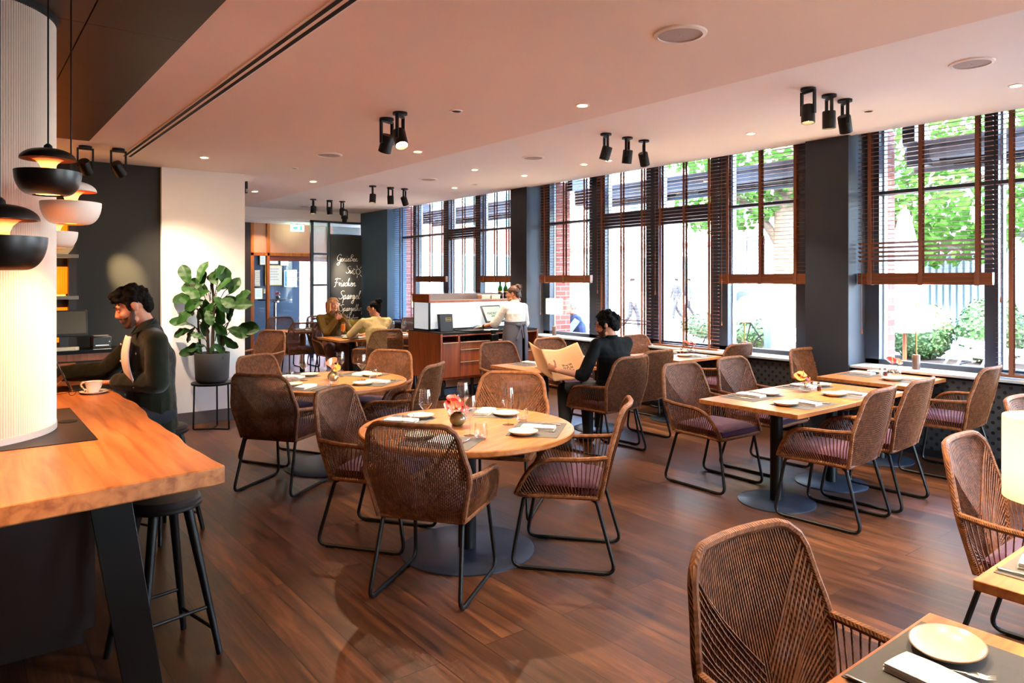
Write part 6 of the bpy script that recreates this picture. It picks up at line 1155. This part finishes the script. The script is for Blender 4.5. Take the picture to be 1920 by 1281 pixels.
# awnings folded against the facade
for y0, y1, lb in ((.2, 3.35, 'retracted grey awning outside the hedge window'), (4.2, 8.4, 'retracted grey awning outside the middle window'), (9.3, 13.1, 'retracted grey awning outside the far window')):
    t = thing('awning', lb, 'awning', (7.83, (y0 + y1) / 2, 2.88), 0, 'retracted awnings outside'); h = (y1 - y0) / 2
    MB().tube([(.11, -h, .08), (.11, h, .08)], .085, 16).build('roller', 'awning', t); MB().box(0, .2, -h, h, .16, .19).build('hood', 'awning', t, False); MB().box(.24, .30, -h, h, -.10, -.0).build('front_bar', 'awning', t, True, bevel=.01)
    b = MB(); b.grid(lambda u, v: Vector((.17 + .09 * v, -h + 2 * h * u, .02 - .05 * v - .03 * math.sin(v * 3.14))), 2, 6); b.build('fabric', 'canvas', t, angle=180).modifiers.new('t', 'SOLIDIFY').thickness = .004
    for s in (-1, 1): MB().tube([(.1, s * h * .8, .0), (.2, s * h * .1, -.05), (.26, s * h * .75, -.05)], .024, 8).build('folding_arm', 'black', t); MB().box(-.01, .12, s * (h - .14) - .1, s * (h - .14) + .1, -.06, .16).box(-.21, .1, s * (h - .14) - .06, s * (h - .14) + .06, .16, .36).build('bracket', 'navy_metal', t, False)
# sign and facade across the street
t = thing('street_sign', 'hanging shop sign with blue top reading AUTO', 'sign', (14.2, 9.25, 1.75), -30); MB().box(-.04, .04, -.32, .32, 0, .85).build('panel', 'paperw', t, True, bevel=.01); MB().box(-.045, .045, -.3, .3, .56, .80).build('header', 'blue', t, False); text('lettering', 'AUTO', .2, 'paperw', t, frame_T((-.047, 0, .61), (0, -1, 0), (0, 0, 1), (-1, 0, 0)))
b = MB()
for k in range(5): b.box(-.043, -.04, -.24, .24 - .1 * (k % 2), .1 + .08 * k, .12 + .08 * k)
b.build('small_print', 'awning', t, False); MB().box(-.05, .05, -.34, .34, -.02, .0).box(-.05, .05, -.34, .34, .85, .87).box(-.05, .05, .32, .34, 0, .85).box(-.05, .05, -.34, -.32, 0, .85).build('frame', 'black', t, False); MB().tube([(0, .33, -1.9), (0, .33, .9)], .03, 8).build('post', 'awning', t)
t = thing('opposite_building', 'white rendered building with teal windows across the street', 'building', (30, 20, -.05)); MB().box(0, 4, -20, 60, 0, 14).build('facade', 'facade', t, False)
for r_ in range(3):
    for k in range(15):
        y = -17 + k * 3.4; z = .9 + r_ * 3.6; w = MB().box(-.06, .03, y - .75, y + .75, z, z + 2.1).build('window', 'frame_grey', t, False); MB().box(-.07, -.055, y - .65, y - .04, z + .1, z + 2.0).box(-.07, -.055, y + .04, y + .65, z + .1, z + 2.0).build('pane', 'teal', w, False)
    MB().box(-.12, 0, -20, 60, 3.4 + r_ * 3.6, 3.6 + r_ * 3.6).build('cornice', 'brick' if r_ == 0 else 'facade', t, False)
t = thing('side_building', 'brick building beyond the far window', 'building', (14, 30, -.05)); MB().box(0, 12, 0, 8, 0, 9).build('facade', 'brick', t, False)
for r_ in range(2):
    for k in range(6): w = MB().box(.6 + k * 1.9, 1.7 + k * 1.9, -.05, .03, 1 + r_ * 3.4, 3 + r_ * 3.4).build('window', 'frame_grey', t, False); MB().box(.7 + k * 1.9, 1.6 + k * 1.9, -.06, -.045, 1.1 + r_ * 3.4, 2.9 + r_ * 3.4).build('pane', 'teal', w, False)
t = thing('bicycle', 'dark bicycle leaning beside the tree trunk outside', 'bicycle', (12.1, 8.15, -.05), 100)
for x in (-.52, .52): MB().tube([(x + .33 * math.cos(k * .2618), 0, .34 + .33 * math.sin(k * .2618)) for k in range(24)], .018, 6, closed=True).build('wheel', 'black', t)
MB().tube([(-.52, 0, .34), (-.15, 0, .85), (.38, 0, .88), (-.02, 0, .32), (-.15, 0, .85)], .017, 6).tube([(-.02, 0, .32), (-.52, 0, .34)], .013, 6).tube([(.52, 0, .34), (.36, 0, 1.0)], .016, 6).build('frame', 'black', t); MB().tube([(.33, -.26, 1.02), (.38, 0, 1.03), (.33, .26, 1.02)], .014, 6).build('handlebar', 'black', t); MB().ell((-.17, 0, .92), (.13, .06, .03)).build('saddle', 'black', t)
